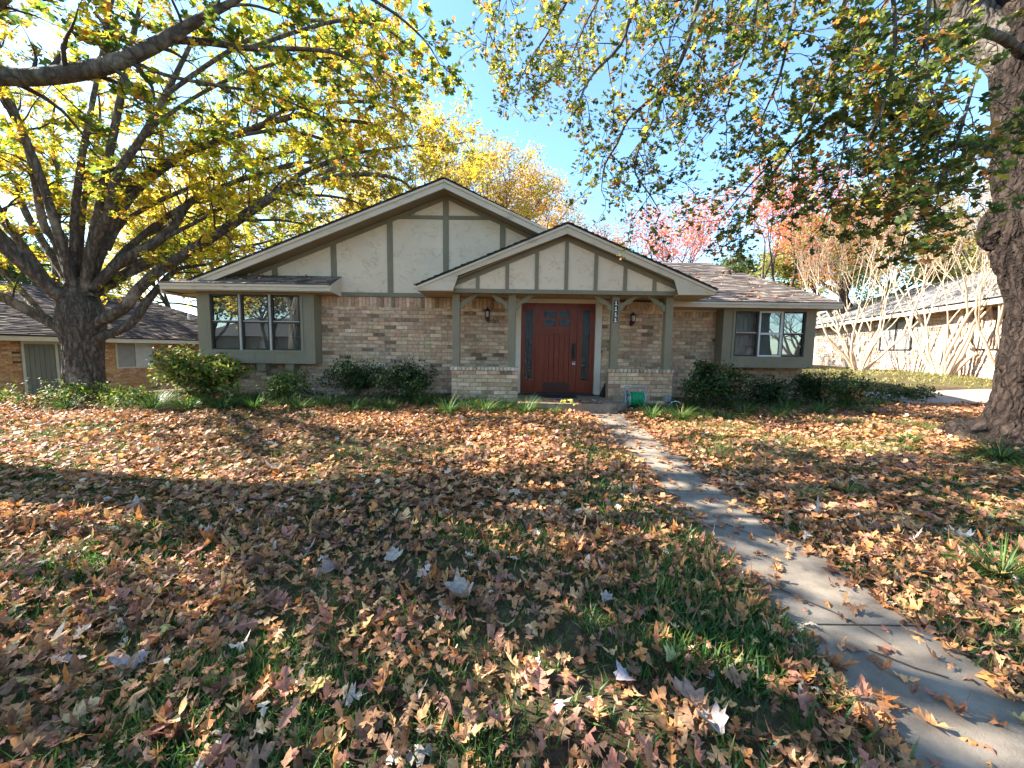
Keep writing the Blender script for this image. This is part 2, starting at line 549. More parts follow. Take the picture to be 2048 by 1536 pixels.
def tiny_oak(seed=0, curl=0.3):
    """three crossing slivers: lobed outline for leaves three or four pixels long"""
    r = np.random.default_rng(seed)
    V = np.array([(0, -.5, 0), (-.34, .05, .06), (.34, .05, .06), (0, -.12, 0), (-.24, .42, .05), (.24, .42, .05), (-.10, .2, 0), (.10, .2, 0), (0, .62, 0)], float)
    V[:, 2] += curl * V[:, 1] ** 2 * r.uniform(0.3, 1.5) + r.normal(0, .03, len(V))
    return V, np.array([(0, 2, 1), (3, 5, 4), (6, 7, 8)])

def basis(nrm, spin):
    """rotation matrices whose z is nrm and y is spun around it"""
    n = nrm / (np.linalg.norm(nrm, axis=1, keepdims=True) + 1e-9)
    ref = np.where(np.abs(n[:, 2:3]) < 0.9, np.array([[0, 0, 1.0]]), np.array([[0, 1.0, 0]]))
    a = np.cross(ref, n); a /= np.linalg.norm(a, axis=1, keepdims=True) + 1e-9
    b = np.cross(n, a)
    c, s = np.cos(spin)[:, None], np.sin(spin)[:, None]
    x = a * c + b * s
    return np.stack([x, np.cross(n, x), n], -1)

class Leaves:
    def __init__(s): s.V, s.F, s.C, s.n = [], [], [], 0
    def add(s, tmpl, pos, rot, size, cols):
        TV, TF = tmpl
        N = len(pos)
        if not N: return
        V = np.einsum('nij,kj->nki', rot, TV) * np.asarray(size).reshape(-1, 1, 1) + np.asarray(pos)[:, None]
        s.V.append(V.reshape(-1, 3).astype(np.float32))
        s.F.append((TF[None] + (np.arange(N) * len(TV))[:, None, None] + s.n).reshape(-1, TF.shape[1]))
        s.C.append(np.repeat(np.asarray(cols, np.float32), len(TV), 0))
        s.n += N * len(TV)
    def build(s, name, mat, parent=None, kind=None):
        V = np.concatenate(s.V)
        if parent is not None: V = V - ORG[parent]
        return link(name, raw_mesh(name, V, np.concatenate(s.F), np.concatenate(s.C)), mat, parent, kind=kind)

def palette(cols, w, n, rng=RNG, jit=0.18):
    cols = np.array(cols); w = np.array(w, float); w /= w.sum()
    c = cols[rng.choice(len(cols), n, p=w)]
    return np.clip(c * rng.uniform(1 - jit, 1 + jit, (n, 1)) * rng.uniform(0.94, 1.06, (n, 3)), 0, 1)

# ------------------------------------------------------------------ ground
def sstep(a, b, x):
    t = np.clip((x - a) / (b - a), 0, 1)
    return t * t * (3 - 2 * t)

def ground_z(x, y):
    x = np.asarray(x, float); y = np.asarray(y, float)
    z = -0.55 + 0.043 * np.clip(y, -6, 9.5)
    z = z + 0.42 * sstep(8, 14.5, x) * sstep(7.5, 13, y) - 1.1 * sstep(7, 17, -x) * sstep(6, 13, y)
    near = np.exp(-((x - 1.81) / 0.75) ** 4)                       # path lies a little below the turf
    bump = 0.012 * np.sin(2.1 * x + 1.3 * y) + 0.010 * np.sin(1.2 * x - 2.7 * y + 1) + 0.006 * np.sin(5.1 * x + 4.2 * y)
    lim = np.exp(-((x / 40) ** 2 + (y / 40) ** 2))
    return z + bump * (1 - near) * lim + 0.02 * (1 - near) * lim

PATH_X0, PATH_X1 = 1.43, 2.20

# ================================================================== SETTING
xs = np.concatenate([[-1500, -500, -180, -90, -55, -40], np.arange(-30, 30.01, 0.25), [40, 55, 90, 180, 500, 1500]])
ys = np.concatenate([[-1500, -400, -120, -50, -25, -12], np.arange(-6, 28.01, 0.25), [34, 45, 70, 140, 400, 1800]])
GX, GY = np.meshgrid(xs, ys)
GV = np.stack([GX.ravel(), GY.ravel(), ground_z(GX, GY).ravel()], 1)
nx = len(xs)
gi = (np.arange(len(ys) - 1)[:, None] * nx + np.arange(nx - 1)[None]).ravel()
GF = np.stack([gi, gi + 1, gi + nx + 1, gi + nx], 1)
ground = link('ground', raw_mesh('ground', GV, GF, None, True), MAT['ground'], kind='structure')

# straight concrete path of slabs from the step to the street
path_base = MB()
_py = np.linspace(-5, 7.34, 30)
for a, b in zip(_py[:-1], _py[1:]):
    za, zb = float(-0.55 + 0.043 * a) - 0.012, float(-0.55 + 0.043 * b) - 0.012
    path_base.hexa([(PATH_X0 + .02, a, za - .1), (PATH_X1 - .02, a, za - .1), (PATH_X1 - .02, b, zb - .1), (PATH_X0 + .02, b, zb - .1),
                    (PATH_X0 + .02, a, za), (PATH_X1 - .02, a, za), (PATH_X1 - .02, b, zb), (PATH_X0 + .02, b, zb)])
path = path_base.build('path', MAT['rubber'], kind='structure')
path.data.materials.clear(); path.data.materials.append(surf('joint_soil', (0.05, 0.036, 0.024), rough=0.95))
joints = [-4.9, -2.9, -1.2, 0.45, 1.93, 3.6, 4.89, 6.1, 7.33]
for k, (a, b) in enumerate(zip(joints[:-1], joints[1:])):
    m = MB()
    a2, b2 = a + 0.008, b - 0.008
    za, zb = -0.55 + 0.043 * a2 + .006 + random.uniform(-.003, .003), -0.55 + 0.043 * b2 + .006 + random.uniform(-.003, .003)
    n = 14
    ed = [(PATH_X0 + random.uniform(-.010, .010), PATH_X1 + random.uniform(-.010, .010)) for _ in range(n + 1)]
    for i in range(n):
        p, q = a2 + (b2 - a2) * i / n, a2 + (b2 - a2) * (i + 1) / n
        zp, zq = za + (zb - za) * i / n, za + (zb - za) * (i + 1) / n
        (x0, x1), (x2, x3) = ed[i], ed[i + 1]
        m.hexa([(x0, p, zp - .08), (x1, p, zp - .08), (x3, q, zq - .08), (x2, q, zq - .08), (x0, p, zp), (x1, p, zp), (x3, q, zq), (x2, q, zq)])
    m.build('slab', MAT['concrete'], path)

# driveway beyond the house corner on the right
def sheet(name, corners, nu, nv, lift, mat, kind='structure'):
    c = [np.array(k, float) for k in corners]
    u, v = np.meshgrid(np.linspace(0, 1, nu), np.linspace(0, 1, nv))
    P = (c[0][None] * ((1 - u) * (1 - v)).ravel()[:, None] + c[1][None] * (u * (1 - v)).ravel()[:, None]
         + c[2][None] * (u * v).ravel()[:, None] + c[3][None] * ((1 - u) * v).ravel()[:, None])
    V = np.column_stack([P, ground_z(P[:, 0], P[:, 1]) + lift])
    i = (np.arange(nv - 1)[:, None] * nu + np.arange(nu - 1)[None]).ravel()
    return link(name, raw_mesh(name, V, np.stack([i, i + 1, i + nu + 1, i + nu], 1), None, True), mat, kind=kind)
sheet('driveway', [(9.3, 8.0), (26, 6.2), (26, 9.4), (9.0, 10.6)], 60, 24, 0.03, MAT['asphalt'])
sheet('street', [(-60, -14), (60, -14), (60, -7), (-60, -7)], 60, 10, 0.03, MAT['asphalt'])

# ================================================================== HOUSE
W, RW = 8.75, 9.30          # front wall, recessed wall of the right wing
house = empty('brick_house', (0.0, 8.75, -0.2), 'single storey tan brick house with cream half-timbered gables and a red front door', 'house')

BRICK_C = [(0.52, 0.355, 0.225), (0.57, 0.405, 0.27), (0.43, 0.285, 0.18), (0.62, 0.46, 0.32), (0.53, 0.345, 0.225), (0.24, 0.16, 0.105), (0.48, 0.35, 0.235)]
BRICK_W = [4, 4, 3, 2, 3, 1.6, 2]
CO, BL, JT = 0.084, 0.2575, 0.010

def brick_mesh(name, lx, ly, lz, col, rng=random):
    """one brick, its front arrises softened"""
    e = 0.004
    x, y, z = lx / 2, ly, lz / 2
    j = lambda: rng.uniform(-0.0018, 0.0018)
    V = [(-x + e + j(), 0, -z + e + j()), (x - e + j(), 0, -z + e + j()), (x - e + j(), 0, z - e + j()), (-x + e + j(), 0, z - e + j()),
         (-x, e, -z), (x, e, -z), (x, e, z), (-x, e, z), (-x, y, -z), (x, y, -z), (x, y, z), (-x, y, z)]
    F = [(0, 1, 2, 3)] + [(a + i, a + (i + 1) % 4, a + 4 + (i + 1) % 4, a + 4 + i)[::-1] for a in (0, 4) for i in range(4)]
    return np.array(V), np.array(F)

def course_list(x0, x1, z0, z1, y, holes=(), off=0, course=CO, bl=BL, soldier=None):
    out = []
    n = int((z1 - z0) / course + 0.5)
    for r in range(n):
        z = z0 + r * course + course / 2
        x = x0 - (bl / 2 if (r + off) % 2 else 0)
        while x < x1 - 0.02:
            a, b = max(x, x0), min(x + bl, x1)
            x += bl
            segs = [(a, b)]
            for hx0, hx1, hz0, hz1 in holes:
                if hz0 < z < hz1:
                    ns = []
                    for s, e in segs:
                        if e <= hx0 or s >= hx1: ns.append((s, e)); continue
                        if s < hx0: ns.append((s, hx0))
                        if e > hx1: ns.append((hx1, e))
                    segs = ns
            for s, e in segs:
                if e - s > 0.03:
                    out.append(((s + e) / 2, y, z, e - s - JT, course - JT, e - s > bl - 0.01))
    if soldier:
        w = 0.082
        k = int((x1 - x0) / w)
        w = (x1 - x0) / k
        for i in range(k):
            xc = x0 + (i + .5) * w
            if any(h[0] - .02 < xc < h[1] + .02 and h[3] > soldier[0] + .05 for h in holes): continue
            out.append((xc, y, (soldier[0] + soldier[1]) / 2, w - JT, soldier[1] - soldier[0] - JT, False))
    return out

# wall backing (mortar) with the bricks as its pieces
wall = MB()
wall.box(-6.75, 0.08, W, W + .25, -0.12, 2.16)
wall.box(2.0, 3.36, W, W + .25, -0.12, 2.16)
wall.box(0.08, 2.0, W, W + .25, 2.12, 2.16)
wall.box(3.11, 3.36, W + .25, RW + .25, -0.12, 2.16)
wall.box(3.36, 7.0, RW, RW + .25, -0.12, 2.16)
front_wall = wall.build('brick_wall', MAT['mortar'], house)
knees = []
for kx0, kx1 in ((-1.27, 0.11), (2.045, 3.38)):
    wall2 = MB(); wall2.box(kx0, kx1, 8.125, 8.34, -0.25, 0.53)
    knees.append(wall2.build('knee_wall', MAT['mortar'], house))
knee_of = lambda b: knees[0] if b[0] < 1 else knees[1]
knee_wall = knees[1]

B_main = course_list(-6.75, 3.36, -0.115, 1.86, W - .012, holes=[(-6.75, -4.31, 0.62, 3), (0.07, 2.01, -1, 3)], soldier=(1.868, 2.115))
B_right = course_list(3.37, 7.0, -0.115, 1.80, RW - .012, holes=[(4.86, 6.99, 0.65, 3)], off=1, soldier=(1.80, 2.05))
B_knee = course_list(-1.285, 0.125, -0.226, 0.53, 8.11, course=CO, bl=BL) + course_list(2.03, 3.395, -0.226, 0.53, 8.11, off=1)
B_side = []
ledge = []
for x0, x1 in ((-1.31, 0.135), (2.01, 3.42)):
    k = int((x1 - x0) / 0.08); w = (x1 - x0) / k
    for i in range(k):
        ledge.append((x0 + (i + .5) * w, 8.09, 0.569, w - 0.009, 0.072, True))

def brick_colors(n): return palette(BRICK_C, BRICK_W, n, jit=0.22)
VARIANTS = []
for k in range(16):
    V, F = brick_mesh('brick', BL - JT, .06, CO - JT, None)
    VARIANTS.append(raw_mesh('brick', V, F, np.repeat(brick_colors(1), len(V), 0)))
LVAR = []
for k in range(8):
    V, F = brick_mesh('ledge_brick', 0.0713, .24, .072, None)
    c = palette([(0.50, 0.42, 0.31), (0.60, 0.53, 0.42), (0.40, 0.30, 0.21)], [3, 2, 2], 1)
    LVAR.append(raw_mesh('ledge_brick', V, F, np.repeat(c, len(V), 0)))

def place_brick(parent, b, var, name='brick'):
    me = random.choice(var)
    loc = np.array([b[0], b[1] + random.uniform(-.002, .002), b[2]]) - ORG[parent]
    o = link(name, me, MAT['brick'], parent, loc)
    o.rotation_euler = (0, random.uniform(-.004, .004), random.uniform(-.004, .004))
    return o

singles = []
for b in ledge: place_brick(knee_of(b), b, LVAR, 'ledge_brick')
full_knee = [b for b in B_knee if b[5]]
for b in full_knee: place_brick(knee_of(b), b, VARIANTS)
left_budget = 300 - len(full_knee)
cand = sorted([b for b in B_main if b[5]], key=lambda b: (b[0] - 0.2) ** 2 + 0.4 * (b[2] - 1.1) ** 2)
chosen = set(id(b) for b in cand[:left_budget])
for b in cand[:left_budget]: place_brick(front_wall, b, VARIANTS)

def brick_mass(parent, lst, name='bricks'):
    Vs, Fs, Cs, n = [], [], [], 0
    cols = brick_colors(len(lst))
    for b, c in zip(lst, cols):
        V, F = brick_mesh('b', b[3], .06, b[4], None)
        Vs.append(V + np.array([b[0], b[1] + random.uniform(-.002, .002), b[2]])); Fs.append(F + n); n += len(V)
        Cs.append(np.repeat(c[None], len(V), 0))
    V = np.concatenate(Vs) - ORG[parent]
    return link(name, raw_mesh(name, V, np.concatenate(Fs), np.concatenate(Cs)), MAT['brick'], parent, kind='stuff')
brick_mass(front_wall, [b for b in B_main if id(b) not in chosen] + B_right)
# end faces of the right knee wall and the partial bricks
for kw in knees: brick_mass(kw, [b for b in B_knee if not b[5] and knee_of(b) is kw])
m = MB(); 
for r in range(9):
    z = -0.226 + r * CO
    m.box(2.035, 2.05, 8.13, 8.33, z + .005, z + CO - .005)
m.col = None
fe = m.build('end_bricks', surf('end_brick', (0.30, 0.21, 0.14), (0.22, 0.15, 0.10), scale=12, rough=0.9, bump=.4), knee_wall, kind='stuff')

# foundation, side and back walls
m = MB(); m.box(-6.77, 3.37, W - .03, W + .3, -0.6, -0.118); m.box(3.37, 7.02, RW - .03, RW + .3, -0.6, -0.118)
m.build('foundation', MAT['foundation'], house)
m = MB(); m.box(-6.75, -6.5, W + .25, 17, -.4, 2.2); m.box(6.75, 7.0, RW + .25, 16, -.4, 2.2); m.box(-6.75, 7.0, 15.8, 16, -.4, 2.2)
m.build('side_wall', surf('plain_brick', (0.32, 0.22, 0.15), (0.24, 0.16, 0.11), scale=9, rough=0.9), house)

# ---- roofs -----------------------------------------------------------------
SH_C = [(0.16, 0.125, 0.105), (0.21, 0.17, 0.145), (0.115, 0.09, 0.08), (0.26, 0.215, 0.18)]

def shingle_plane(parent, e0, e1, t1, t0, course=0.14, tab=(0.16, 0.34), cols=SH_C, name='shingles', mat='shingle', thick=0.016):
    """courses of tabs on a planar quad: eave e0-e1, top t0-t1"""
    e0, e1, t0, t1 = [np.array(p, float) for p in (e0, e1, t0, t1)]
    up = (t0 + t1) / 2 - (e0 + e1) / 2
    nrm = np.cross(e1 - e0, up); nrm /= np.linalg.norm(nrm)
    if nrm[2] < 0: nrm = -nrm
    n = max(1, int(np.linalg.norm(up) / course))
    V, F, C = [], [], []
    for r in range(n):
        v0, v1 = r / n, min(1, (r + 1.08) / n)
        a0, b0 = e0 + (t0 - e0) * v0, e1 + (t1 - e1) * v0
        a1, b1 = e0 + (t0 - e0) * v1, e1 + (t1 - e1) * v1
        L = np.linalg.norm(b0 - a0)
        u = 0.0 if L < 0.05 else -random.uniform(0, .3)
        while u < L - 1e-6:
            w = random.uniform(*tab)
            s, e = max(0, u) / max(L, 1e-6), min(L, u + w) / max(L, 1e-6)
            u += w
            if e - s < 1e-4: continue
            h = thick * random.uniform(0.7, 1.5)
            drop = (a1 - a0) / max(np.linalg.norm(a1 - a0), 1e-6) * random.choice([0, 0, -0.012])
            p = [a0 + (b0 - a0) * s + nrm * h + drop, a0 + (b0 - a0) * e + nrm * h + drop, a1 + (b1 - a1) * e + nrm * .003, a1 + (b1 - a1) * s + nrm * .003,
                 a0 + (b0 - a0) * s - nrm * .004 + drop, a0 + (b0 - a0) * e - nrm * .004 + drop]
            k = len(V); V += p
            F += [(k, k + 1, k + 2, k + 3), (k + 4, k + 5, k + 1, k)]
            c = np.array(random.choice(cols)) * random.uniform(.8, 1.2)
            C += [c] * 6
    return link(name, raw_mesh(name, np.array(V) - ORG[parent], np.array(F), np.array(C)), MAT[mat], parent, kind='stuff')

def deck(parent, pts, thick=0.05, name='roof'):
    P = [np.array(p, float) for p in pts]
    nrm = np.cross(P[1] - P[0], P[-1] - P[0]); nrm /= np.linalg.norm(nrm)
    if nrm[2] < 0: nrm = -nrm
    m = MB(); n = len(P)
    V = [p - nrm * thick for p in P] + [p - nrm * .001 for p in P]
    m._add(V, [tuple(range(n - 1, -1, -1)), tuple(range(n, 2 * n))] + [(i, (i + 1) % n, n + (i + 1) % n, n + i) for i in range(n)])
    return m.build(name, MAT['deck'], parent)

GY0 = 8.33                                  # front edge of the main gable roof
AP = (-1.47, 4.52); SL, SR = 0.3975, 0.447
zl = lambda x: AP[1] - SL * (AP[0] - x)
zr = lambda x: AP[1] - SR * (x - AP[0])
zm = lambda x: min(zl(x), zr(x))
BACK = 16.4
roof_l = deck(house, [(-7.42, GY0, zl(-7.42)), (-7.42, BACK, zl(-7.42)), (AP[0], BACK, AP[1]), (AP[0], GY0, AP[1])])
shingle_plane(roof_l, (-7.45, BACK, zl(-7.45)), (-7.45, GY0 - .02, zl(-7.45)), (AP[0], GY0 - .02, AP[1]), (AP[0], BACK, AP[1]), tab=(.3, .9))
roof_r = deck(house, [(3.85, GY0 + .4, zr(3.85)), (3.85, BACK, zr(3.85)), (AP[0], BACK, AP[1]), (AP[0], GY0, AP[1])])
shingle_plane(roof_r, (3.9, GY0 + .4, zr(3.9)), (3.9, BACK, zr(3.9)), (AP[0], BACK, AP[1]), (AP[0], GY0 - .02, AP[1]), tab=(.3, .9))
# right wing: front slope with a steep hip at its end
EY, EZ = 8.72, 2.115
c_r, h_r = (7.36, EY, EZ), (6.2, 12.42, 3.78)
c_l, h_l = (2.2, EY, EZ), (1.0, 12.42, 3.78)
roof_w = deck(house, [c_l, c_r, h_r, h_l])
shingle_plane(roof_w, c_l, c_r, h_r, h_l, course=.135)
deck(roof_w, [c_r, (7.36, 16.1, EZ), h_r], name='hip_end')
# porch gable roof
PY0, PX, PZ = 7.78, 1.045, 3.475
SP = 0.4145
PL, PR = -1.93, 4.02
zp = lambda x: PZ - SP * abs(x - PX)
roof_p = deck(house, [(PL, PY0, zp(PL)), (PX, PY0, PZ), (PX, 10.4, PZ), (PL, 8.74, zp(PL))], thick=.045)
shingle_plane(roof_p, (PL - .03, 8.74, zp(PL - .03)), (PL - .03, PY0 - .02, zp(PL - .03)), (PX, PY0 - .02, PZ), (PX, 10.4, PZ), tab=(.2, .5))
roof_p2 = deck(house, [(PR, PY0, zp(PR)), (PR, 10.4, zp(PR)), (PX, 10.4, PZ), (PX, PY0, PZ)], thick=.045)
shingle_plane(roof_p2, (PR + .03, PY0 - .02, zp(PR + .03)), (PR + .03, 10.4, zp(PR + .03)), (PX, 10.4, PZ), (PX, PY0 - .02, PZ), tab=(.2, .5))
# pent roof over the left window
pent = deck(house, [(-7.42, 8.22, 2.285), (-3.86, 8.22, 2.285), (-3.83, 8.735, 2.54), (-6.35, 8.735, 2.54)], thick=.03)
shingle_plane(pent, (-7.44, 8.2, 2.278), (-3.84, 8.2, 2.278), (-3.81, 8.735, 2.545), (-6.4, 8.735, 2.545), course=.125)

# ---- fascias, rake boards, soffits ------------------------------------------------
def rake(m, x0, x1, zf, y0, y1, top, bot):
    m.prism([(x0, zf(x0) - bot), (x1, zf(x1) - bot), (x1, zf(x1) - top), (x0, zf(x0) - top)], y0, y1)
m = MB(); rake(m, -6.95, AP[0] - .0015, zl, GY0, GY0 + .03, .05, .215); m.build('fascia_board', MAT['fascia'], house)
m = MB(); rake(m, AP[0] + .0015, 1.35, zr, GY0, GY0 + .03, .05, .215); m.build('fascia_board', MAT['fascia'], house)
m = MB(); rake(m, -6.95, AP[0] - .0015, zl, GY0 - .022, GY0 - .001, .045, .095); m.build('drip_board', MAT['fascia'], house)
m = MB(); rake(m, AP[0] + .0015, 1.35, zr, GY0 - .022, GY0 - .001, .045, .095); m.build('drip_board', MAT['fascia'], house)
m = MB(); rake(m, -6.95, AP[0], zl, GY0 + .03, W - .04, .19, .205); rake(m, AP[0], 1.35, zr, GY0 + .03, W - .04, .19, .205)
m.build('gable_soffit', MAT['soffit_olive'], house)
# pent fascia + soffit
m = MB(); m.box(-7.42, -3.87, 8.215, 8.24, 2.145, 2.25); m.hexa([(-3.87, 8.215, 2.145), (-3.845, 8.24, 2.145), (-3.83, 8.735, 2.10), (-3.85, 8.735, 2.10), (-3.87, 8.215, 2.262), (-3.845, 8.24, 2.262), (-3.815, 8.735, 2.53), (-3.84, 8.735, 2.53)])
m.build('fascia_board', MAT['fascia'], house)
m = MB(); m.box(-7.43, -3.868, 8.195, 8.213, 2.222, 2.268); m.build('drip_board', MAT['fascia'], house)
m = MB(); m.box(-7.41, -3.86, 8.242, 8.73, 2.125, 2.14); m.build('soffit', MAT['soffit'], house)
m = MB(); m.box(-7.44, -7.40, 8.25, 16, 2.06, 2.25); m.box(-7.40, -6.76, 8.74, 16, 2.10, 2.12); m.build('side_eave', MAT['fascia'], house)
# right wing fascia + soffit
m = MB(); m.box(3.55, 7.36, 8.715, 8.74, 1.985, 2.085); m.box(7.33, 7.357, 8.742, 16, 1.985, 2.085); m.build('fascia_board', MAT['fascia'], house)
m = MB(); m.box(3.55, 7.37, 8.695, 8.713, 2.055, 2.10); m.build('drip_board', MAT['fascia'], house)
m = MB(); m.box(3.4, 7.325, 8.745, RW - .002, 1.985, 2.0); m.box(7.005, 7.325, RW - .001, 15.5, 1.985, 2.0); m.build('soffit', MAT['soffit'], house)
m = MB(); m.box(3.38, 4.84, RW - .03, RW - .013, 1.935, 1.982); m.build('frieze_board', MAT['fascia'], house)
# porch barge boards with boxed returns
m = MB(); m.prism([(PL + .02, zp(PL + .02) - .045), (PL + .02, 2.125), (-1.20, 2.13), (-1.10, 2.425), (PX - .0015, PZ - .215), (PX - .0015, PZ - .045)], PY0, PY0 + .03)
m.build('barge_board', MAT['fascia'], house)
m = MB(); m.prism([(PX + .0015, PZ - .045), (PX + .0015, PZ - .215), (3.19, 2.40), (3.29, 2.11), (PR - .02, 2.115), (PR - .02, zp(PR - .02) - .045)], PY0, PY0 + .03)
m.build('barge_board', MAT['fascia'], house)
m = MB(); rake(m, PL, PX - .0015, zp, PY0 - .022, PY0 - .001, .04, .085); m.build('drip_board', MAT['fascia'], house)
m = MB(); rake(m, PX + .0015, PR, zp, PY0 - .022, PY0 - .001, .04, .085); m.build('drip_board', MAT['fascia'], house)
m = MB(); rake(m, -1.3, PX, zp, PY0 + .031, 7.93, .185, .20); rake(m, PX, 3.35, zp, PY0 + .031, 7.93, .185, .20); m.build('porch_soffit_strip', MAT['soffit_olive'], house)
m = MB()
m.box(PL + .02, -1.19, PY0 + .031, 8.72, 2.12, 2.135); m.box(3.28, PR - .02, PY0 + .031, 8.73, 2.105, 2.12)
m.box(-1.19, 3.28, 8.05, 8.72, 2.14, 2.16); m.build('porch_ceiling', MAT['soffit'], house)
m = MB(); m.box(PL + .02, PL + .04, PY0 + .031, 8.73, 2.136, zp(PL) - .05); m.box(PR - .04, PR - .02, PY0 + .031, 9.0, 2.125, zp(PR) - .05); m.build('eave_side', MAT['fascia'], house)

# ---- stucco panels, battens, frieze ----------------------------------------------
gable = MB(); gable.prism([(-6.9, 2.16), (3.36, 2.16), (2.6, zr(2.6) - .2), (AP[0], AP[1] - .2), (-6.6, zl(-6.6) - .2)], W + .005, W + .2)
gable_wall = gable.build('gable_wall', MAT['stucco'], house)
rk = .30                                     # lower edge of the rake trim
bx = [-5.30, -3.985, -2.735, -1.50, -0.25]
edges = [-6.6] + bx + [2.2]
hw = .062
def top_poly(x0, x1, zf, z0, z1=None):
    """panel between x0,x1 from z0 up to the sloping top (or z1)"""
    xs_ = [x0] + ([AP[0]] if x0 < AP[0] < x1 else []) + [x1]
    tops = [(x, min(zf(x), z1) if z1 else zf(x)) for x in reversed(xs_)]
    poly = [(x0, z0), (x1, z0)] + [t for t in tops if t[1] > z0 + .01]
    return poly
zt = lambda x: zm(x) - rk
def rake_panel(x0, x1, z0, z1=None):
    n = 9; pts = []
    for i in range(n + 1):
        x = x1 + (x0 - x1) * i / n
        z = zt(x) if z1 is None else min(zt(x), z1)
        if z > z0 + .005: pts.append((x, z))
    if len(pts) < 2: return
    m = MB(); m.prism([(pts[-1][0], z0), (pts[0][0], z0)] + pts, W - .018, W + .004)
    m.build('stucco_panel', MAT['stucco'], gable_wall)
FZ = 2.205
for i in range(len(edges) - 1):
    x0 = edges[i] + (hw if i else 0); x1 = edges[i + 1] - hw
    if i == len(edges) - 2: x1 = edges[i + 1]
    z0 = 2.545 if i == 0 else FZ
    if x1 <= AP[0] and i < 3: rake_panel(x0, x1, z0)
    else:
        rake_panel(x0, x1, z0, 3.80)
        n = MB()
        rake_panel(x0, x1, 3.885)
for x in bx:
    m = MB(); m.prism([(x - hw, FZ), (x + hw, FZ), (x + hw, zt(x + hw) + .004), (x, zt(x) + .004), (x - hw, zt(x - hw) + .004)], W - .034, W + .002)
    m.build('batten', MAT['green'], gable_wall)
m = MB(); m.box(-2.735 + hw + .001, -1.50 - hw - .001, W - .033, W + .001, 3.805, 3.88); m.build('batten', MAT['green'], gable_wall)
m = MB(); m.box(-1.50 + hw + .001, 0.12, W - .033, W + .001, 3.805, 3.88); m.build('batten', MAT['green'], gable_wall)
for (x0, x1, zf) in ((-6.6, AP[0] - .001, zl), (AP[0] + .001, 1.4, zr)):
    m = MB(); m.prism([(x0, zf(x0) - rk), (x1, zf(x1) - rk), (x1, zf(x1) - .206), (x0, zf(x0) - .206)], W - .036, W); m.build('rake_trim', MAT['green'], gable_wall)
m = MB(); m.box(-3.86, 3.36, W - .034, W + .002, 2.117, 2.203); m.build('frieze_board', MAT['green'], gable_wall)

# porch gable
gable_p = MB(); gable_p.prism([(-1.2, 2.20), (3.29, 2.20), (PX, PZ - .22)], 7.99, 8.06)
porch_gable = gable_p.build('porch_gable', MAT['stucco'], house)
zpt = lambda x: zp(x) - .30
pb = [1.07 + .598 * k for k in range(-3, 4)]
pe = [-1.18] + pb + [3.30]
ph = .037
for i in range(len(pe) - 1):
    x0 = pe[i] + (ph if i else 0); x1 = pe[i + 1] - (ph if i < len(pe) - 2 else 0)
    pts = []
    for k in range(7):
        x = x1 + (x0 - x1) * k / 6
        if zpt(x) > 2.21: pts.append((x, zpt(x)))
    m = MB(); m.prism([(pts[-1][0], 2.203), (pts[0][0], 2.203)] + pts, 7.972, 7.995); m.build('stucco_panel', MAT['stucco'], porch_gable)
for x in pb:
    m = MB(); m.prism([(x - ph, 2.2), (x + ph, 2.2), (x + ph, zpt(x + ph) + .004), (x, zpt(x) + .004), (x - ph, zpt(x - ph) + .004)], 7.952, 7.99)
    m.build('batten', MAT['green'], porch_gable)
for (x0, x1) in ((-1.25, PX - .001), (PX + .001, 3.33)):
    m = MB(); m.prism([(x0, zp(x0) - .30), (x1, zp(x1) - .30), (x1, zp(x1) - .20), (x0, zp(x0) - .20)], 7.95, 7.994); m.build('rake_trim', MAT['green'], porch_gable)
m = MB(); m.box(-1.265, 3.33, 7.945, 8.10, 2.118, 2.199); m.build('beam', MAT['green'], house)

# posts and knee braces
posts = []
for px in (-1.185, -0.02, 2.132, 3.254):
    m = MB(); m.box(px - .075, px + .075, 8.10, 8.25, 0.606, 2.117)
    o = m.build('post', MAT['green'], house); posts.append((px, o))
def brace(px, sgn, parent):
    """scroll-cut diagonal brace between post and beam"""
    outer, inner = [], []
    for t in np.linspace(0, 1, 9):
        outer.append((0.0 + .30 * t, -.165 + .165 * t + .012 * math.sin(t * math.pi)))
    prof = [(0.0, -.27), (.055, -.275), (.075, -.235), (.10, -.185), (.145, -.152), (.20, -.148), (.235, -.128), (.262, -.09), (.30, -.055), (.345, -.03), (.37, 0.0)]
    poly = prof + [(.27, 0.0), (.16, -.062), (.07, -.12), (0.0, -.165)]
    pts = [(px + sgn * (.0755 + x * 1.08), 2.1165 + z * 1.12) for x, z in poly]
    if sgn < 0: pts = pts[::-1]
    m = MB(); m.prism(pts, 8.13, 8.17)
    # triangulate the concave profile robustly
    o = m.build('brace', MAT['green'], parent)
    import bmesh
    bm = bmesh.new(); bm.from_mesh(o.data); bmesh.ops.triangulate(bm, faces=[f for f in bm.faces if len(f.verts) > 4], ngon_method='EAR_CLIP'); bm.to_mesh(o.data); bm.free()
for (px, o), sides in zip(posts, ((1,), (-1, 1), (-1, 1), (-1,))):
    for s in sides: brace(px, s, o)

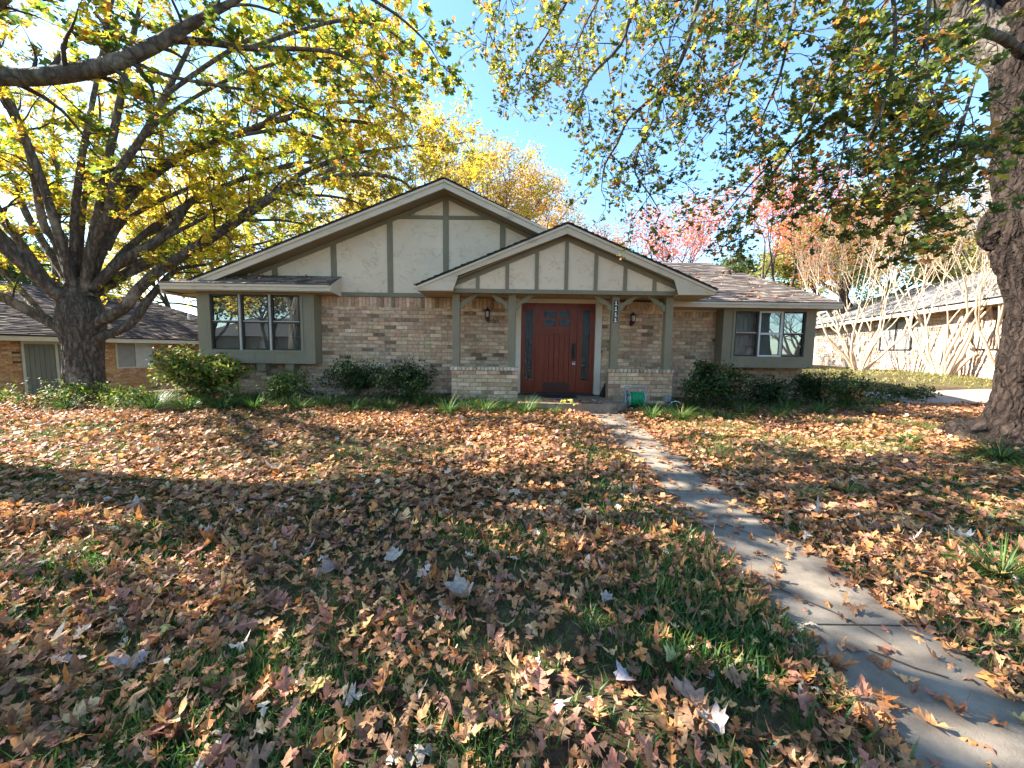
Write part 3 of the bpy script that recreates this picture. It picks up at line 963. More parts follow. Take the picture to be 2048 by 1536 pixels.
# house number 1111 on the third post
pp = posts[2][1]
for k in range(4):
    zc = 1.965 - k * .115
    m = MB(); m.box(2.132 - .043, 2.132 + .043, 8.092, 8.0995, zc - .054, zc + .054); m.build('number_plate', MAT['black'], pp)
    d = MB(); X = 2.132
    pts = [(X - .026, zc - .042), (X + .028, zc - .042), (X + .028, zc - .026), (X + .012, zc - .022), (X + .012, zc + .042), (X - .004, zc + .042), (X - .012, zc + .032), (X - .028, zc + .028), (X - .028, zc + .016), (X - .010, zc + .016), (X - .010, zc - .022), (X - .026, zc - .026)]
    d.prism(pts, 8.088, 8.0915)
    o = d.build('digit_one', MAT['white'], pp)
    import bmesh
    bm = bmesh.new(); bm.from_mesh(o.data); bmesh.ops.triangulate(bm, faces=[f for f in bm.faces if len(f.verts) > 4], ngon_method='EAR_CLIP'); bm.to_mesh(o.data); bm.free()

# ---- front door -------------------------------------------------------------------
DY = W + .05
m = MB()
m.box(.07, .185, W - .02, W + .12, -.02, 2.115); m.box(1.86, 2.0, W - .02, W + .12, -.02, 2.115)
m.box(.185, 1.86, W - .015, W + .12, 2.03, 2.115); m.box(.185, 1.86, W - .03, W - .016, 2.06, 2.08); m.box(.05, 2.02, W - .035, W - .021, 2.085, 2.115)
m.build('door_casing', MAT['cream_trim'], house)
def lite(parent, x0, x1, z0, z1, y):
    m = MB(); m.box(x0, x1, y, y + .006, z0, z1); return m.build('glass', MAT['textured_glass'], parent)
def sidelight(x0, x1, g0, g1):
    m = MB()
    m.box(x0, g0, DY, DY + .05, 0.0, 2.028); m.box(g1, x1, DY, DY + .05, 0.0, 2.028)
    m.box(g0, g1, DY, DY + .05, 0.0, .30); m.box(g0, g1, DY, DY + .05, 1.89, 2.028)
    m.box(g0 - .001, g1 + .001, DY + .07, DY + .09, .2, 1.95)
    o = m.build('sidelight', MAT['door'], house)
    lite(o, g0, g1, .30, 1.89, DY + .02)
    b = MB(); b.box(g0 - .03, g1 + .03, DY + .06, DY + .065, .25, 1.93); b.build('glass_backing', MAT['dark'], o)
sidelight(.187, .515, .285, .445)
sidelight(1.52, 1.858, 1.575, 1.745)
m = MB(); m.box(.517, .56, DY - .02, DY + .06, 0, 2.028); m.box(1.462, 1.518, DY - .02, DY + .06, 0, 2.028); m.build('door_mullion', MAT['door'], house)
m = MB()
dx0, dx1 = .562, 1.46
gx = [(.715, .965), (1.04, 1.29)]; gz = [(1.70, 1.865), (1.52, 1.665)]
m.box(dx0, .715, DY + .004, DY + .05, .015, 2.026); m.box(1.29, dx1, DY + .004, DY + .05, .015, 2.026)
m.box(.715, 1.29, DY + .004, DY + .05, 1.865, 2.026); m.box(.715, 1.29, DY + .004, DY + .05, 1.35, 1.52)
m.box(.715, 1.29, DY + .004, DY + .05, 1.665, 1.70); m.box(.965, 1.04, DY + .004, DY + .05, 1.52, 1.665); m.box(.965, 1.04, DY + .004, DY + .05, 1.70, 1.865)
m.box(.715, 1.29, DY + .004, DY + .05, .015, .265)
door = m.build('front_door', MAT['door'], house)
prop(door, 'dark red stained wooden front door')
for a, b in gx:
    for c, d in gz: lite(door, a, b, c, d, DY + .022)
m = MB(); m.box(.70, 1.30, DY + .051, DY + .056, 1.5, 1.88); m.build('glass_backing', MAT['dark'], door)
k = 5; w = (1.29 - .715) / k
for i in range(k):
    m = MB(); m.box(.715 + i * w + .006, .715 + (i + 1) * w - .006, DY + .022, DY + .045, .266, 1.349); m.build('plank', MAT['door'], door)
m = MB(); m.box(.70, 1.305, DY - .004, DY + .003, .04, .245); m.build('kick_plate', surf('kick_plate', (0.06, 0.020, 0.017), rough=.35), door)
m = MB(); m.box(1.355, 1.425, DY - .02, DY + .003, .80, 1.14); m.box(1.37, 1.41, DY - .07, DY - .05, .84, 1.02); m.box(1.37, 1.41, DY - .05, DY - .02, .99, 1.02); m.box(1.37, 1.41, DY - .05, DY - .02, .84, .87); m.cyl((1.39, DY - .045, 1.085), .025, .025, 'y', 14)
m.build('door_handle', MAT['black'], door)
m = MB(); m.box(1.36, 1.425, DY - .06, DY - .021, .655, .725); m.build('lockbox', MAT['alu'], door)
m = MB(); m.tube([(1.375, DY - .04, .725), (1.375, DY - .04, .765), (1.3925, DY - .04, .785), (1.41, DY - .04, .765), (1.41, DY - .04, .725)], .006, 6); m.build('lockbox_shackle', MAT['black'], door)
m = MB(); m.box(1.365, 1.42, DY - .064, DY - .0605, .695, .715); m.build('lockbox_label', MAT['black'], door)
m = MB(); m.box(.19, 1.86, W - .06, W + .1, -.03, -.001); m.build('threshold', MAT['bronze'], house)
m = MB(); m.slabz([(.12, 7.36), (2.02, 7.36), (2.30, 7.62), (2.03, 8.12), (2.03, 8.74), (.12, 8.74)], -.45, -.045); m.build('porch_step', MAT['concrete'], house)
m = MB(); m.box(2.003, 2.03, W - .02, W - .013, .92, 1.0); m.build('doorbell', MAT['lamp_metal'], house)

# ---- wall lanterns ------------------------------------------------------------------
def lantern(x, z):
    m = MB(); y = W - .14
    m.box(x - .03, x + .03, W - .03, W - .012, z - .14, z - .02)
    m.tube([(x, W - .03, z - .09), (x, W - .08, z - .12), (x, y, z - .10), (x, y, z - .06)], .011, 6)
    m.cyl((x, y, z - .10), .035, .05, 'z', 8, .062)
    m.cyl((x, y, z + .085), .075, .05, 'z', 8, .022); m.cyl((x, y, z + .135), .012, .035, 'z', 6, .004)
    for i in range(4):
        a = math.pi / 4 + i * math.pi / 2
        m.tube([(x + .052 * math.cos(a), y + .052 * math.sin(a), z - .05), (x + .066 * math.cos(a), y + .066 * math.sin(a), z + .088)], .010, 4)
    o = m.build('wall_lantern', MAT['lamp_metal'], house)
    g = MB(); g.cyl((x, y, z - .048), .034, .12, 'z', 10, .044); g.build('lantern_glass', MAT['lamp_glass'], o)
lantern(-.565, 1.735)
lantern(2.655, 1.685)

# ---- projecting window boxes ------------------------------------------------------------
def window_box(x0, x1, z0, z1, yf, yb, wx0, wx1, wz0, wz1, units, white_mid, blindmat):
    m = MB()
    m.box(x0, wx0, yf, yf + .04, z0, z1); m.box(wx1, x1, yf, yf + .04, z0, z1)
    m.box(wx0, wx1, yf, yf + .04, z0, wz0); m.box(wx0, wx1, yf, yf + .04, wz1, z1)
    m.box(x0, x0 + .03, yf + .04, yb, z0, z1); m.box(x1 - .03, x1, yf + .04, yb, z0, z1); m.box(x0 + .03, x1 - .03, yf + .041, yb, z0 + .001, z0 + .03)
    box = m.build('window_box', MAT['green'], house)
    t = MB(); e = .055
    t.box(wx0 - e, wx1 + e, yf - .014, yf - .001, wz0 - e, wz0 - .002); t.box(wx0 - e, wx0 - .002, yf - .014, yf - .001, wz0 - .001, wz1); t.box(wx1 + .002, wx1 + e, yf - .014, yf - .001, wz0 - .001, wz1)
    t.build('window_trim', MAT['green'], box)
    b = MB(); b.box(wx0 - .05, wx1 + .05, yf + .16, yf + .165, wz0 - .05, wz1 + .05); b.build('blind', MAT[blindmat], box)
    for i, (a, c) in enumerate(units):
        mat = MAT['alu'] if i == white_mid else MAT['bronze']
        y = yf + .012 - (.02 if i == white_mid else 0)
        f = MB(); s = .034
        f.box(a, a + s, y, y + .05, wz0, wz1); f.box(c - s, c, y, y + .05, wz0, wz1)
        f.box(a + s, c - s, y, y + .05, wz0, wz0 + s); f.box(a + s, c - s, y, y + .05, wz1 - s, wz1)
        zm_ = wz0 + (wz1 - wz0) * .505
        f.box(a + s, c - s, y + .004, y + .05, zm_ - .02, zm_ + .012)
        o = f.build('window', mat, box)
        r = MB(); r.box(a + s, c - s, y + .002, y + .05, zm_ + .0125, zm_ + .03); r.build('meeting_rail', MAT['bar'], o)
        for (p, q) in ((wz0 + s, zm_ - .02), (zm_ + .03, wz1 - s)):
            g = MB(); g.box(a + s, c - s, y + .026, y + .03, p, q); g.build('pane', MAT['glass'], o)
            g = MB(); zc = (p + q) / 2; g.box(a + s, c - s, y + .032, y + .04, zc - .006, zc + .006); g.build('muntin', MAT['blind_light'], o)
    for (a, c) in [(units[i][1], units[i + 1][0]) for i in range(len(units) - 1)]:
        g = MB(); g.box(a + .002, c - .002, yf - .012, yf + .05, wz0 - .002, wz1); g.build('mullion', MAT['bar'], box)
    return box
bl = window_box(-6.85, -4.31, .605, 2.124, 8.44, W - .013, -6.56, -4.61, .895, 2.085, [(-6.56, -5.945), (-5.90, -5.29), (-5.245, -4.61)], -1, 'blind')
br = window_box(4.85, 6.98, .64, 1.982, 8.96, RW - .013, 5.12, 6.74, .90, 1.935, [(5.12, 5.665), (5.675, 6.205), (6.225, 6.74)], 1, 'blind_light')
for x in (-6.2, -5.55, -4.92):
    m = MB(); m.prism([(x - .1, .604), (x - .08, .43), (x + .08, .43), (x + .1, .604)], 8.50, W - .013); m.build('corbel', MAT['green'], bl)
# vent pipe and small leaf clumps caught on trims are left to the roof builder
m = MB(); m.box(-6.72, -6.6, W - .018, W - .0135, -.09, -.02); m.build('vent', MAT['black'], house)

# ================================================================== NEIGHBOUR HOUSES
def local_empty(name, loc, rz, label, cat):
    o = empty(name, loc, label, cat); o.rotation_euler = (0, 0, rz); ORG[o] = np.zeros(3); return o

def neighbour_bricks(parent, lst, cols, w, mat):
    Vs, Fs, Cs, n = [], [], [], 0
    cc = palette(cols, w, len(lst), jit=0.15)
    for b, c in zip(lst, cc):
        V, F = brick_mesh('b', b[3], .05, b[4], None)
        Vs.append(V + np.array([b[0], b[1], b[2]])); Fs.append(F + n); n += len(V); Cs.append(np.repeat(c[None], len(V), 0))
    return link('bricks', raw_mesh('bricks', np.concatenate(Vs), np.concatenate(Fs), np.concatenate(Cs)), mat, parent, kind='stuff')

nl = local_empty('neighbour_house', (-17.4, 13.1, -1.17), math.radians(84.5), 'low orange brick neighbour house with dark shingle roof behind the spreading oak', 'house')
m = MB(); m.box(-5, 12, 0, .3, -.5, 2.4); m.box(-5, 12, .3, 8, -.5, 2.3)
nw = m.build('brick_wall', MAT['mortar'], nl)
neighbour_bricks(nw, course_list(-3.2, 11, 0.0, 2.36, -.012, holes=[(.5, 1.95, -1, 2.2), (3.5, 5.1, 1.18, 2.2)]), [(0.56, 0.29, 0.13), (0.62, 0.35, 0.17), (0.48, 0.22, 0.10), (0.64, 0.40, 0.23), (0.10, 0.06, 0.045)], [4, 4, 3, 2, .5], MAT['brick_n'])
m = MB(); m.box(-6, 13.2, -.66, -.62, 2.22, 2.42); m.build('fascia_board', MAT['cream_trim'], nl)
m = MB(); m.box(-6, 13.2, -.62, 0, 2.30, 2.33); m.build('soffit', MAT['cream_trim'], nl)
rl = deck(nl, [(-7, -.7, 2.43), (13.4, -.7, 2.43), (8.4, 4.4, 4.72), (-7, 4.4, 4.72)])
shingle_plane(rl, (-7, -.72, 2.42), (13.42, -.72, 2.42), (8.4, 4.4, 4.72), (-7, 4.4, 4.72), course=.16, tab=(.25, .5), cols=[(0.07, 0.055, 0.052), (0.10, 0.08, 0.075), (0.055, 0.045, 0.045), (0.20, 0.16, 0.13)], thick=.028)
deck(rl, [(13.4, -.7, 2.43), (13.4, 9, 2.43), (8.4, 4.4, 4.72)], name='hip_end')
m = MB()
for i in range(6): m.box(.58 + i * .14, .71 + i * .14, -.03, .02, .02, 2.1)
dd = m.build('panel_door', MAT['grey_door'], nl)
m = MB(); m.box(.50, .575, -.05, .02, 0, 2.2); m.box(1.44, 1.52, -.05, .02, 0, 2.2); m.box(1.88, 1.96, -.05, .02, 0, 2.2); m.box(.50, 1.96, -.055, .019, 2.12, 2.25); m.build('door_frame', MAT['cream_trim'], nl)
m = MB(); m.box(1.52, 1.88, -.02, .01, 0, 2.12); m.build('side_panel', MAT['grey_door'], nl)
m = MB(); m.box(3.48, 3.55, -.04, .02, 1.15, 2.24); m.box(4.27, 4.33, -.04, .02, 1.15, 2.24); m.box(5.05, 5.12, -.04, .02, 1.15, 2.24); m.box(3.48, 5.12, -.05, .02, 1.10, 1.16); m.box(3.48, 5.12, -.05, .02, 2.2, 2.26)
nwin = m.build('window', MAT['cream_trim'], nl)
m = MB(); m.box(3.55, 4.27, -.01, .015, 1.16, 2.2); m.build('shade', surf('window_shade_dark', (0.33, 0.31, 0.27), rough=.8), nwin)
m = MB(); m.box(4.33, 5.05, -.01, .015, 1.16, 2.2); m.build('shade', surf('window_shade_pale', (0.55, 0.53, 0.48), rough=.8), nwin)
m = MB(); m.cyl((9.0, 2.0, 3.5), .06, .45, 'z', 10); m.build('vent_pipe', MAT['alu'], rl)

nr = local_empty('neighbour_house', (20.0, 26.0, 0.25), math.radians(-108.9), 'pale stone neighbour house with grey roof behind the crape myrtles', 'house')
m = MB(); m.box(-6, 24, 0, .3, -.6, 2.5); m.box(-6, 24, .3, 9, -.6, 2.4)
nw = m.build('stone_wall', surf('pale_mortar', (0.45, 0.38, 0.31), scale=8, rough=.9), nr)
def stone_list(x0, x1, z0, z1, y, hole):
    out = []; z = z0
    while z < z1 - .03:
        h = random.uniform(.08, .17); x = x0 - random.uniform(0, .3)
        while x < x1:
            l = random.uniform(.18, .5)
            if not (hole[0] - l / 2 < x + l / 2 < hole[1] + l / 2 and hole[2] < z + h / 2 < hole[3]):
                out.append((x + l / 2, y - random.uniform(0, .02), z + h / 2, l - .02, h - .015, False))
            x += l
        z += h
    return out
neighbour_bricks(nw, stone_list(1, 20, -.3, 2.4, -.02, (8.1, 10.5, .95, 2.25)), [(0.45, 0.34, 0.26), (0.52, 0.42, 0.33), (0.38, 0.25, 0.18), (0.58, 0.50, 0.42)], [3, 3, 2, 2], MAT['brick_n'])
m = MB(); m.box(-7, 25, -.66, -.62, 2.30, 2.5); m.build('fascia_board', MAT['cream_trim'], nr)
m = MB(); m.box(-7, 25, -.62, -.001, 2.36, 2.39); m.build('soffit', MAT['cream_trim'], nr)
rr_ = deck(nr, [(-7, -.7, 2.51), (25, -.7, 2.51), (25, 4.6, 4.75), (-7, 4.6, 4.75)])
shingle_plane(rr_, (-7, -.72, 2.50), (25, -.72, 2.50), (25, 4.6, 4.75), (-7, 4.6, 4.75), course=.17, tab=(.3, .7), cols=[(0.26, 0.25, 0.24), (0.32, 0.31, 0.30), (0.20, 0.19, 0.185)], thick=.02)
def blinds_window(x0, x1, z0, z1):
    m = MB(); m.box(x0, x0 + .06, -.06, .02, z0, z1); m.box(x1 - .06, x1, -.06, .02, z0, z1); m.box(x0, x1, -.061, .02, z0 - .05, z0); m.box(x0, x1, -.061, .02, z1, z1 + .06); m.box((x0 + x1) / 2 - .03, (x0 + x1) / 2 + .03, -.05, .02, z0, z1)
    w = m.build('window', MAT['bronze'], nr)
    k = 16
    b = MB()
    for i in range(k):
        z = z0 + (z1 - z0) * (i + .5) / k
        b.box(x0 + .06, x1 - .06, -.016, .003, z - .028, z + .022)
    b.build('blind', MAT['blind'], w)
blinds_window(8.15, 10.45, .98, 2.2)
blinds_window(13.6, 15.4, .98, 2.2)

# ================================================================== TREES
Y_GOLD = [(0.56, 0.47, 0.04), (0.66, 0.54, 0.06), (0.38, 0.42, 0.045), (0.17, 0.25, 0.035), (0.52, 0.28, 0.06), (0.34, 0.18, 0.07)]
R_OAK = [(0.065, 0.095, 0.028), (0.11, 0.14, 0.036), (0.042, 0.062, 0.022), (0.42, 0.36, 0.06), (0.38, 0.17, 0.05), (0.26, 0.26, 0.05)]

def grow(limbs, rng, twigs, every=0.32, slen=(0.8, 1.9), tevery=0.16, tlen=(0.22, 0.5), per=12, start=0.3, droop=0.15, up=0.25, spread=1.0, keep=None):
    """side branches and twigs along traced limbs; returns leaf anchor points and directions"""
    LP, LD = [], []
    for L in limbs:
        S = smooth_line(L, 0.15)
        seg = np.linalg.norm(np.diff(S[:, :3], axis=0), axis=1)
        cum = np.concatenate([[0], np.cumsum(seg)])
        total = cum[-1]
        d = start * total + rng.uniform(0, every)
        anchors = []
        while d < total:
            anchors.append(d); d += every * rng.uniform(0.6, 1.4)
        anchors.append(total * 0.999)
        for d in anchors:
            i = min(np.searchsorted(cum, d), len(S) - 1); i = max(i, 1)
            P, r = S[i, :3], S[i, 3]
            T = S[i, :3] - S[i - 1, :3]; T /= np.linalg.norm(T) + 1e-9
            side = rng.normal(size=3); side -= T * side.dot(T); side /= np.linalg.norm(side)
            D = T * rng.uniform(0.3, 0.9) + side * spread + np.array([0, 0, up])
            D /= np.linalg.norm(D)
            ln = rng.uniform(*slen) * (1 - 0.35 * d / total)
            k = 6
            pts = [P]
            for q in range(k):
                D = D + rng.normal(0, 0.16, 3) + np.array([0, 0, -droop * q / k]); D /= np.linalg.norm(D)
                pts.append(pts[-1] + D * ln / k)
            pts = np.array(pts)
            r0 = np.clip(r * 0.4, 0.006, 0.03)
            if keep is not None and not keep(pts[-1]): continue
            twigs.add(pts, np.linspace(r0, 0.003, k + 1), 4)
            nt = max(2, int(ln / tevery))
            for t in np.linspace(0.22, 1.0, nt):
                q = t * k; a = min(int(q), k - 1); B = pts[a] + (pts[a + 1] - pts[a]) * (q - a)
                TD = (pts[a + 1] - pts[a]); TD /= np.linalg.norm(TD)
                E = TD * 0.7 + rng.normal(0, 0.75, 3) + np.array([0, 0, -droop]); E /= np.linalg.norm(E)
                tl = rng.uniform(*tlen)
                C = B + E * tl
                twigs.add(np.array([B, (B + C) / 2 + rng.normal(0, .02, 3), C]), [0.004, 0.003, 0.0015], 3)
                u = rng.uniform(0.15, 1.08, per)[:, None]
                LP.append(B + (C - B) * np.sqrt(u) + rng.normal(0, 0.04, (per, 3)))
                LD.append(np.repeat(E[None], per, 0))
    return np.concatenate(LP), np.concatenate(LD)

def leaf_rot(D, rng, flat=0.55):
    """leaf normal roughly up with wide scatter, leaf axis following the twig"""
    n = len(D)
    N = rng.normal(0, flat, (n, 3)) + np.array([0, 0, 1.0])
    N /= np.linalg.norm(N, axis=1, keepdims=True)
    Y = D + rng.normal(0, .6, (n, 3)); Y[:, 2] -= .35
    Y -= N * (Y * N).sum(1, keepdims=True); Y /= np.linalg.norm(Y, axis=1, keepdims=True) + 1e-9
    return np.stack([np.cross(Y, N), Y, N], -1)

def trunk_mesh(name, parent, prof, mat, n=64, amp=0.035, freq=7.0, step=.05):
    """prof: (x,y,z,r) ; bark ridges as real relief"""
    S = smooth_line(prof, step)
    V, F = tube_arrays(S[:, :3], np.ones(len(S)), n)
    C = np.repeat(S[:, :3], n, 0); Dv = V - C
    R = np.repeat(S[:, 3], n)
    th = np.tile(np.linspace(0, 2 * np.pi, n, endpoint=False), len(S))
    P = np.stack([np.cos(th) * freq, np.sin(th) * freq, V[:, 2] * 2.2], 1)
    rid = 1 - np.minimum(1, np.abs(2 * fbm(P, 4) - 1) * 3.2); rid = 1 - rid ** 1.5
    low = fbm(np.stack([np.cos(th) * 1.4, np.sin(th) * 1.4, V[:, 2] * 0.9], 1), 3) - .5
    root = sstep(0.9, 0.0, V[:, 2] - S[0, 2]) if S[0, 2] < 0.5 else 0
    fl = (0.20 * np.maximum(0, np.sin(th * 5 + 1.0)) + .12 * np.maximum(0, np.sin(th * 8 + 2.2))) * root
    R2 = R * (1 + 0.18 * low + fl) + amp * (rid - .5)
    return link(name, raw_mesh(name, C + Dv * R2[:, None] - ORG[parent], F, None, True), mat, parent)

def limb_mesh(parent, L, mat, n=14, name='limb'):
    S = smooth_line(L, .09)
    V, F = tube_arrays(S[:, :3], np.ones(len(S)), n)
    C = np.repeat(S[:, :3], n, 0)
    R = np.repeat(S[:, 3], n) * (0.86 + 0.28 * fbm(V * 6 + 3, 3))
    return link(name, raw_mesh(name, C + (V - C) * R[:, None] - ORG[parent], F, None, True), mat, parent)

LEFT_OAK={
 'L1':[(-10.34, 9.0, 1.17, 0.257), (-10.53, 8.92, 1.41, 0.232), (-11.0, 8.75, 1.76, 0.205), (-11.33, 8.62, 2.0, 0.19), (-11.83, 8.45, 2.2, 0.165), (-12.37, 8.2, 2.67, 0.117)],
 'L2':[(-10.24, 9.0, 1.69, 0.234), (-10.4, 8.94, 2.03, 0.186), (-10.87, 8.75, 3.1, 0.159), (-11.12, 8.64, 3.67, 0.135), (-11.26, 8.46, 4.69, 0.11), (-11.24, 8.3, 5.59, 0.075)],
 'L2b':[(-10.72, 8.9, 1.51, 0.15), (-11.15, 9.03, 1.91, 0.141), (-11.79, 9.2, 2.43, 0.131), (-12.31, 9.34, 2.87, 0.121), (-13.16, 9.6, 3.8, 0.087)],
 'L3':[(-10.1, 9.0, 1.98, 0.199), (-10.08, 8.89, 2.58, 0.173), (-10.17, 8.76, 3.27, 0.159), (-10.3, 8.69, 3.55, 0.147), (-10.2, 8.51, 4.51, 0.122), (-10.16, 8.4, 5.04, 0.109), (-10.16, 8.27, 5.61, 0.097), (-10.17, 8.14, 6.14, 0.074), (-10.11, 8.0, 6.72, 0.047)],
 'L4':[(-10.74, 9.3, 2.01, 0.145), (-10.96, 9.39, 2.49, 0.134), (-11.09, 9.64, 3.84, 0.113), (-11.22, 9.86, 5.1, 0.096), (-11.48, 10.04, 6.12, 0.065), (-11.53, 10.2, 7.04, 0.04)],
 'L5':[(-10.09, 9.0, 1.86, 0.21), (-10.09, 8.98, 2.17, 0.175), (-9.82, 8.89, 3.84, 0.15), (-9.5, 8.82, 4.96, 0.126), (-9.25, 8.78, 5.69, 0.103), (-8.82, 8.7, 6.86, 0.079), (-8.53, 8.65, 7.7, 0.056), (-8.32, 8.6, 8.43, 0.039)],
 'L6':[(-10.19, 9.2, 2.46, 0.143), (-10.26, 9.44, 3.91, 0.11), (-10.22, 9.63, 5.01, 0.094), (-10.11, 9.73, 5.64, 0.076), (-10.1, 9.88, 6.52, 0.051), (-10.23, 10.0, 7.28, 0.032)],
 'L7':[(-9.93, 9.0, 1.98, 0.234), (-9.77, 8.96, 2.43, 0.209), (-9.41, 8.88, 3.24, 0.185), (-9.02, 8.82, 3.83, 0.172), (-8.65, 8.74, 4.65, 0.148), (-7.9, 8.64, 5.48, 0.123), (-7.35, 8.56, 6.19, 0.094), (-6.81, 8.47, 6.91, 0.066), (-6.42, 8.4, 7.44, 0.038)],
 'L7b':[(-7.3, 8.5, 6.15, 0.077), (-6.27, 8.56, 6.89, 0.067), (-5.14, 8.63, 7.54, 0.056), (-3.92, 8.69, 7.8, 0.045), (-2.79, 8.75, 7.66, 0.034), (-2.06, 8.8, 7.11, 0.023)],
 'L7c':[(-7.95, 8.7, 5.51, 0.068), (-7.07, 8.85, 6.27, 0.063), (-6.05, 8.99, 6.89, 0.053), (-4.92, 9.14, 7.32, 0.042), (-3.76, 9.29, 7.43, 0.03), (-2.89, 9.4, 7.2, 0.018)],
 'L8':[(-9.95, 9.1, 2.11, 0.213), (-9.68, 9.33, 3.76, 0.206), (-9.32, 9.43, 4.31, 0.196), (-8.74, 9.55, 5.0, 0.174), (-7.98, 9.69, 5.55, 0.151), (-7.17, 9.82, 5.93, 0.134), (-6.27, 9.96, 6.36, 0.116), (-5.36, 10.09, 6.7, 0.098), (-4.95, 10.15, 6.68, 0.079), (-3.99, 10.28, 6.67, 0.06), (-3.58, 10.34, 6.61, 0.047), (-3.21, 10.4, 6.4, 0.027)],
 'L8b':[(-6.17, 9.8, 6.27, 0.076), (-5.72, 9.89, 6.64, 0.064), (-5.08, 9.99, 6.85, 0.058), (-4.03, 10.15, 7.07, 0.053), (-3.38, 10.25, 7.07, 0.04), (-2.81, 10.34, 6.9, 0.034), (-2.63, 10.4, 6.55, 0.02)],
 'L8c':[(-6.96, 9.7, 5.91, 0.076), (-6.48, 9.89, 6.14, 0.071), (-5.9, 10.1, 6.34, 0.066), (-5.41, 10.27, 6.36, 0.06), (-4.85, 10.46, 6.29, 0.048), (-4.47, 10.6, 6.17, 0.028)],
 'L9':[(-9.47, 9.2, 3.16, 0.119), (-9.33, 9.43, 3.8, 0.104), (-8.81, 9.74, 4.41, 0.101), (-8.15, 10.07, 4.93, 0.092), (-7.28, 10.46, 5.57, 0.075), (-6.65, 10.71, 5.93, 0.056), (-5.86, 11.0, 6.32, 0.036)],
 'L10':[(-9.75, 9.0, 2.04, 0.234), (-9.72, 9.05, 2.24, 0.212), (-9.21, 9.28, 2.95, 0.205), (-8.7, 9.45, 3.31, 0.196), (-8.3, 9.6, 3.78, 0.175), (-7.94, 9.78, 4.47, 0.152), (-7.34, 9.96, 4.86, 0.116), (-7.02, 10.06, 5.08, 0.098), (-6.36, 10.23, 5.42, 0.073), (-5.57, 10.43, 5.73, 0.047), (-4.87, 10.6, 5.76, 0.028)],
 'L10b':[(-8.56, 9.3, 3.28, 0.085), (-8.24, 9.52, 3.61, 0.087), (-7.76, 9.82, 4.06, 0.076), (-7.31, 10.07, 4.46, 0.059), (-6.63, 10.4, 4.77, 0.041)],
 'L11':[(-9.93, 9.0, 1.29, 0.269), (-9.73, 9.03, 1.43, 0.258), (-9.12, 9.12, 1.82, 0.237), (-8.83, 9.17, 2.21, 0.226), (-8.39, 9.25, 2.67, 0.216), (-7.64, 9.35, 3.21, 0.207), (-6.88, 9.46, 3.76, 0.184), (-6.33, 9.54, 4.19, 0.167), (-5.74, 9.62, 4.62, 0.15), (-5.35, 9.68, 4.89, 0.126), (-4.66, 9.76, 5.02, 0.101), (-4.06, 9.83, 5.18, 0.083), (-3.33, 9.91, 5.22, 0.064), (-2.85, 9.96, 5.13, 0.045), (-2.58, 10.0, 4.96, 0.026)],
 'L11b':[(-5.47, 9.65, 4.82, 0.081), (-5.22, 9.85, 5.23, 0.083), (-4.7, 10.13, 5.61, 0.072), (-4.15, 10.39, 5.94, 0.061), (-3.57, 10.65, 6.18, 0.048), (-2.79, 10.98, 6.46, 0.043), (-2.2, 11.21, 6.56, 0.029), (-1.43, 11.5, 6.82, 0.022)],
 'L11c':[(-4.93, 9.7, 5.02, 0.057), (-4.44, 9.89, 5.36, 0.051), (-3.93, 10.07, 5.53, 0.039), (-3.55, 10.2, 5.49, 0.026)],
 'L11d':[(-5.41, 9.65, 4.8, 0.056), (-5.3, 9.68, 4.66, 0.05), (-4.56, 9.78, 4.66, 0.044), (-4.14, 9.84, 4.61, 0.032), (-3.72, 9.9, 4.5, 0.019)],
 'L11e':[(-6.55, 9.5, 3.97, 0.062), (-6.34, 9.54, 3.98, 0.056), (-5.69, 9.66, 4.03, 0.044), (-4.98, 9.8, 3.96, 0.025)],
 'L12':[(-9.78, 9.0, 1.01, 0.199), (-9.67, 9.04, 1.11, 0.2), (-9.22, 9.17, 1.35, 0.191), (-9.01, 9.25, 1.56, 0.18), (-8.82, 9.34, 1.92, 0.17), (-8.68, 9.4, 2.17, 0.159), (-8.54, 9.47, 2.39, 0.148), (-8.3, 9.56, 2.73, 0.124), (-8.04, 9.63, 2.88, 0.094), (-7.48, 9.77, 3.02, 0.07), (-6.99, 9.9, 3.31, 0.039)],
 'L13':[(-9.98, 8.9, 2.08, 0.196), (-9.9, 8.63, 3.22, 0.168), (-9.84, 8.18, 4.87, 0.143), (-9.97, 7.55, 6.64, 0.118), (-9.97, 6.85, 8.05, 0.089), (-9.86, 6.0, 9.01, 0.055)],
 'L15':[(-10.09, 9.1, 2.11, 0.177), (-9.33, 8.99, 4.2, 0.152), (-8.43, 8.84, 6.76, 0.126), (-7.8, 8.72, 8.4, 0.05)],
}
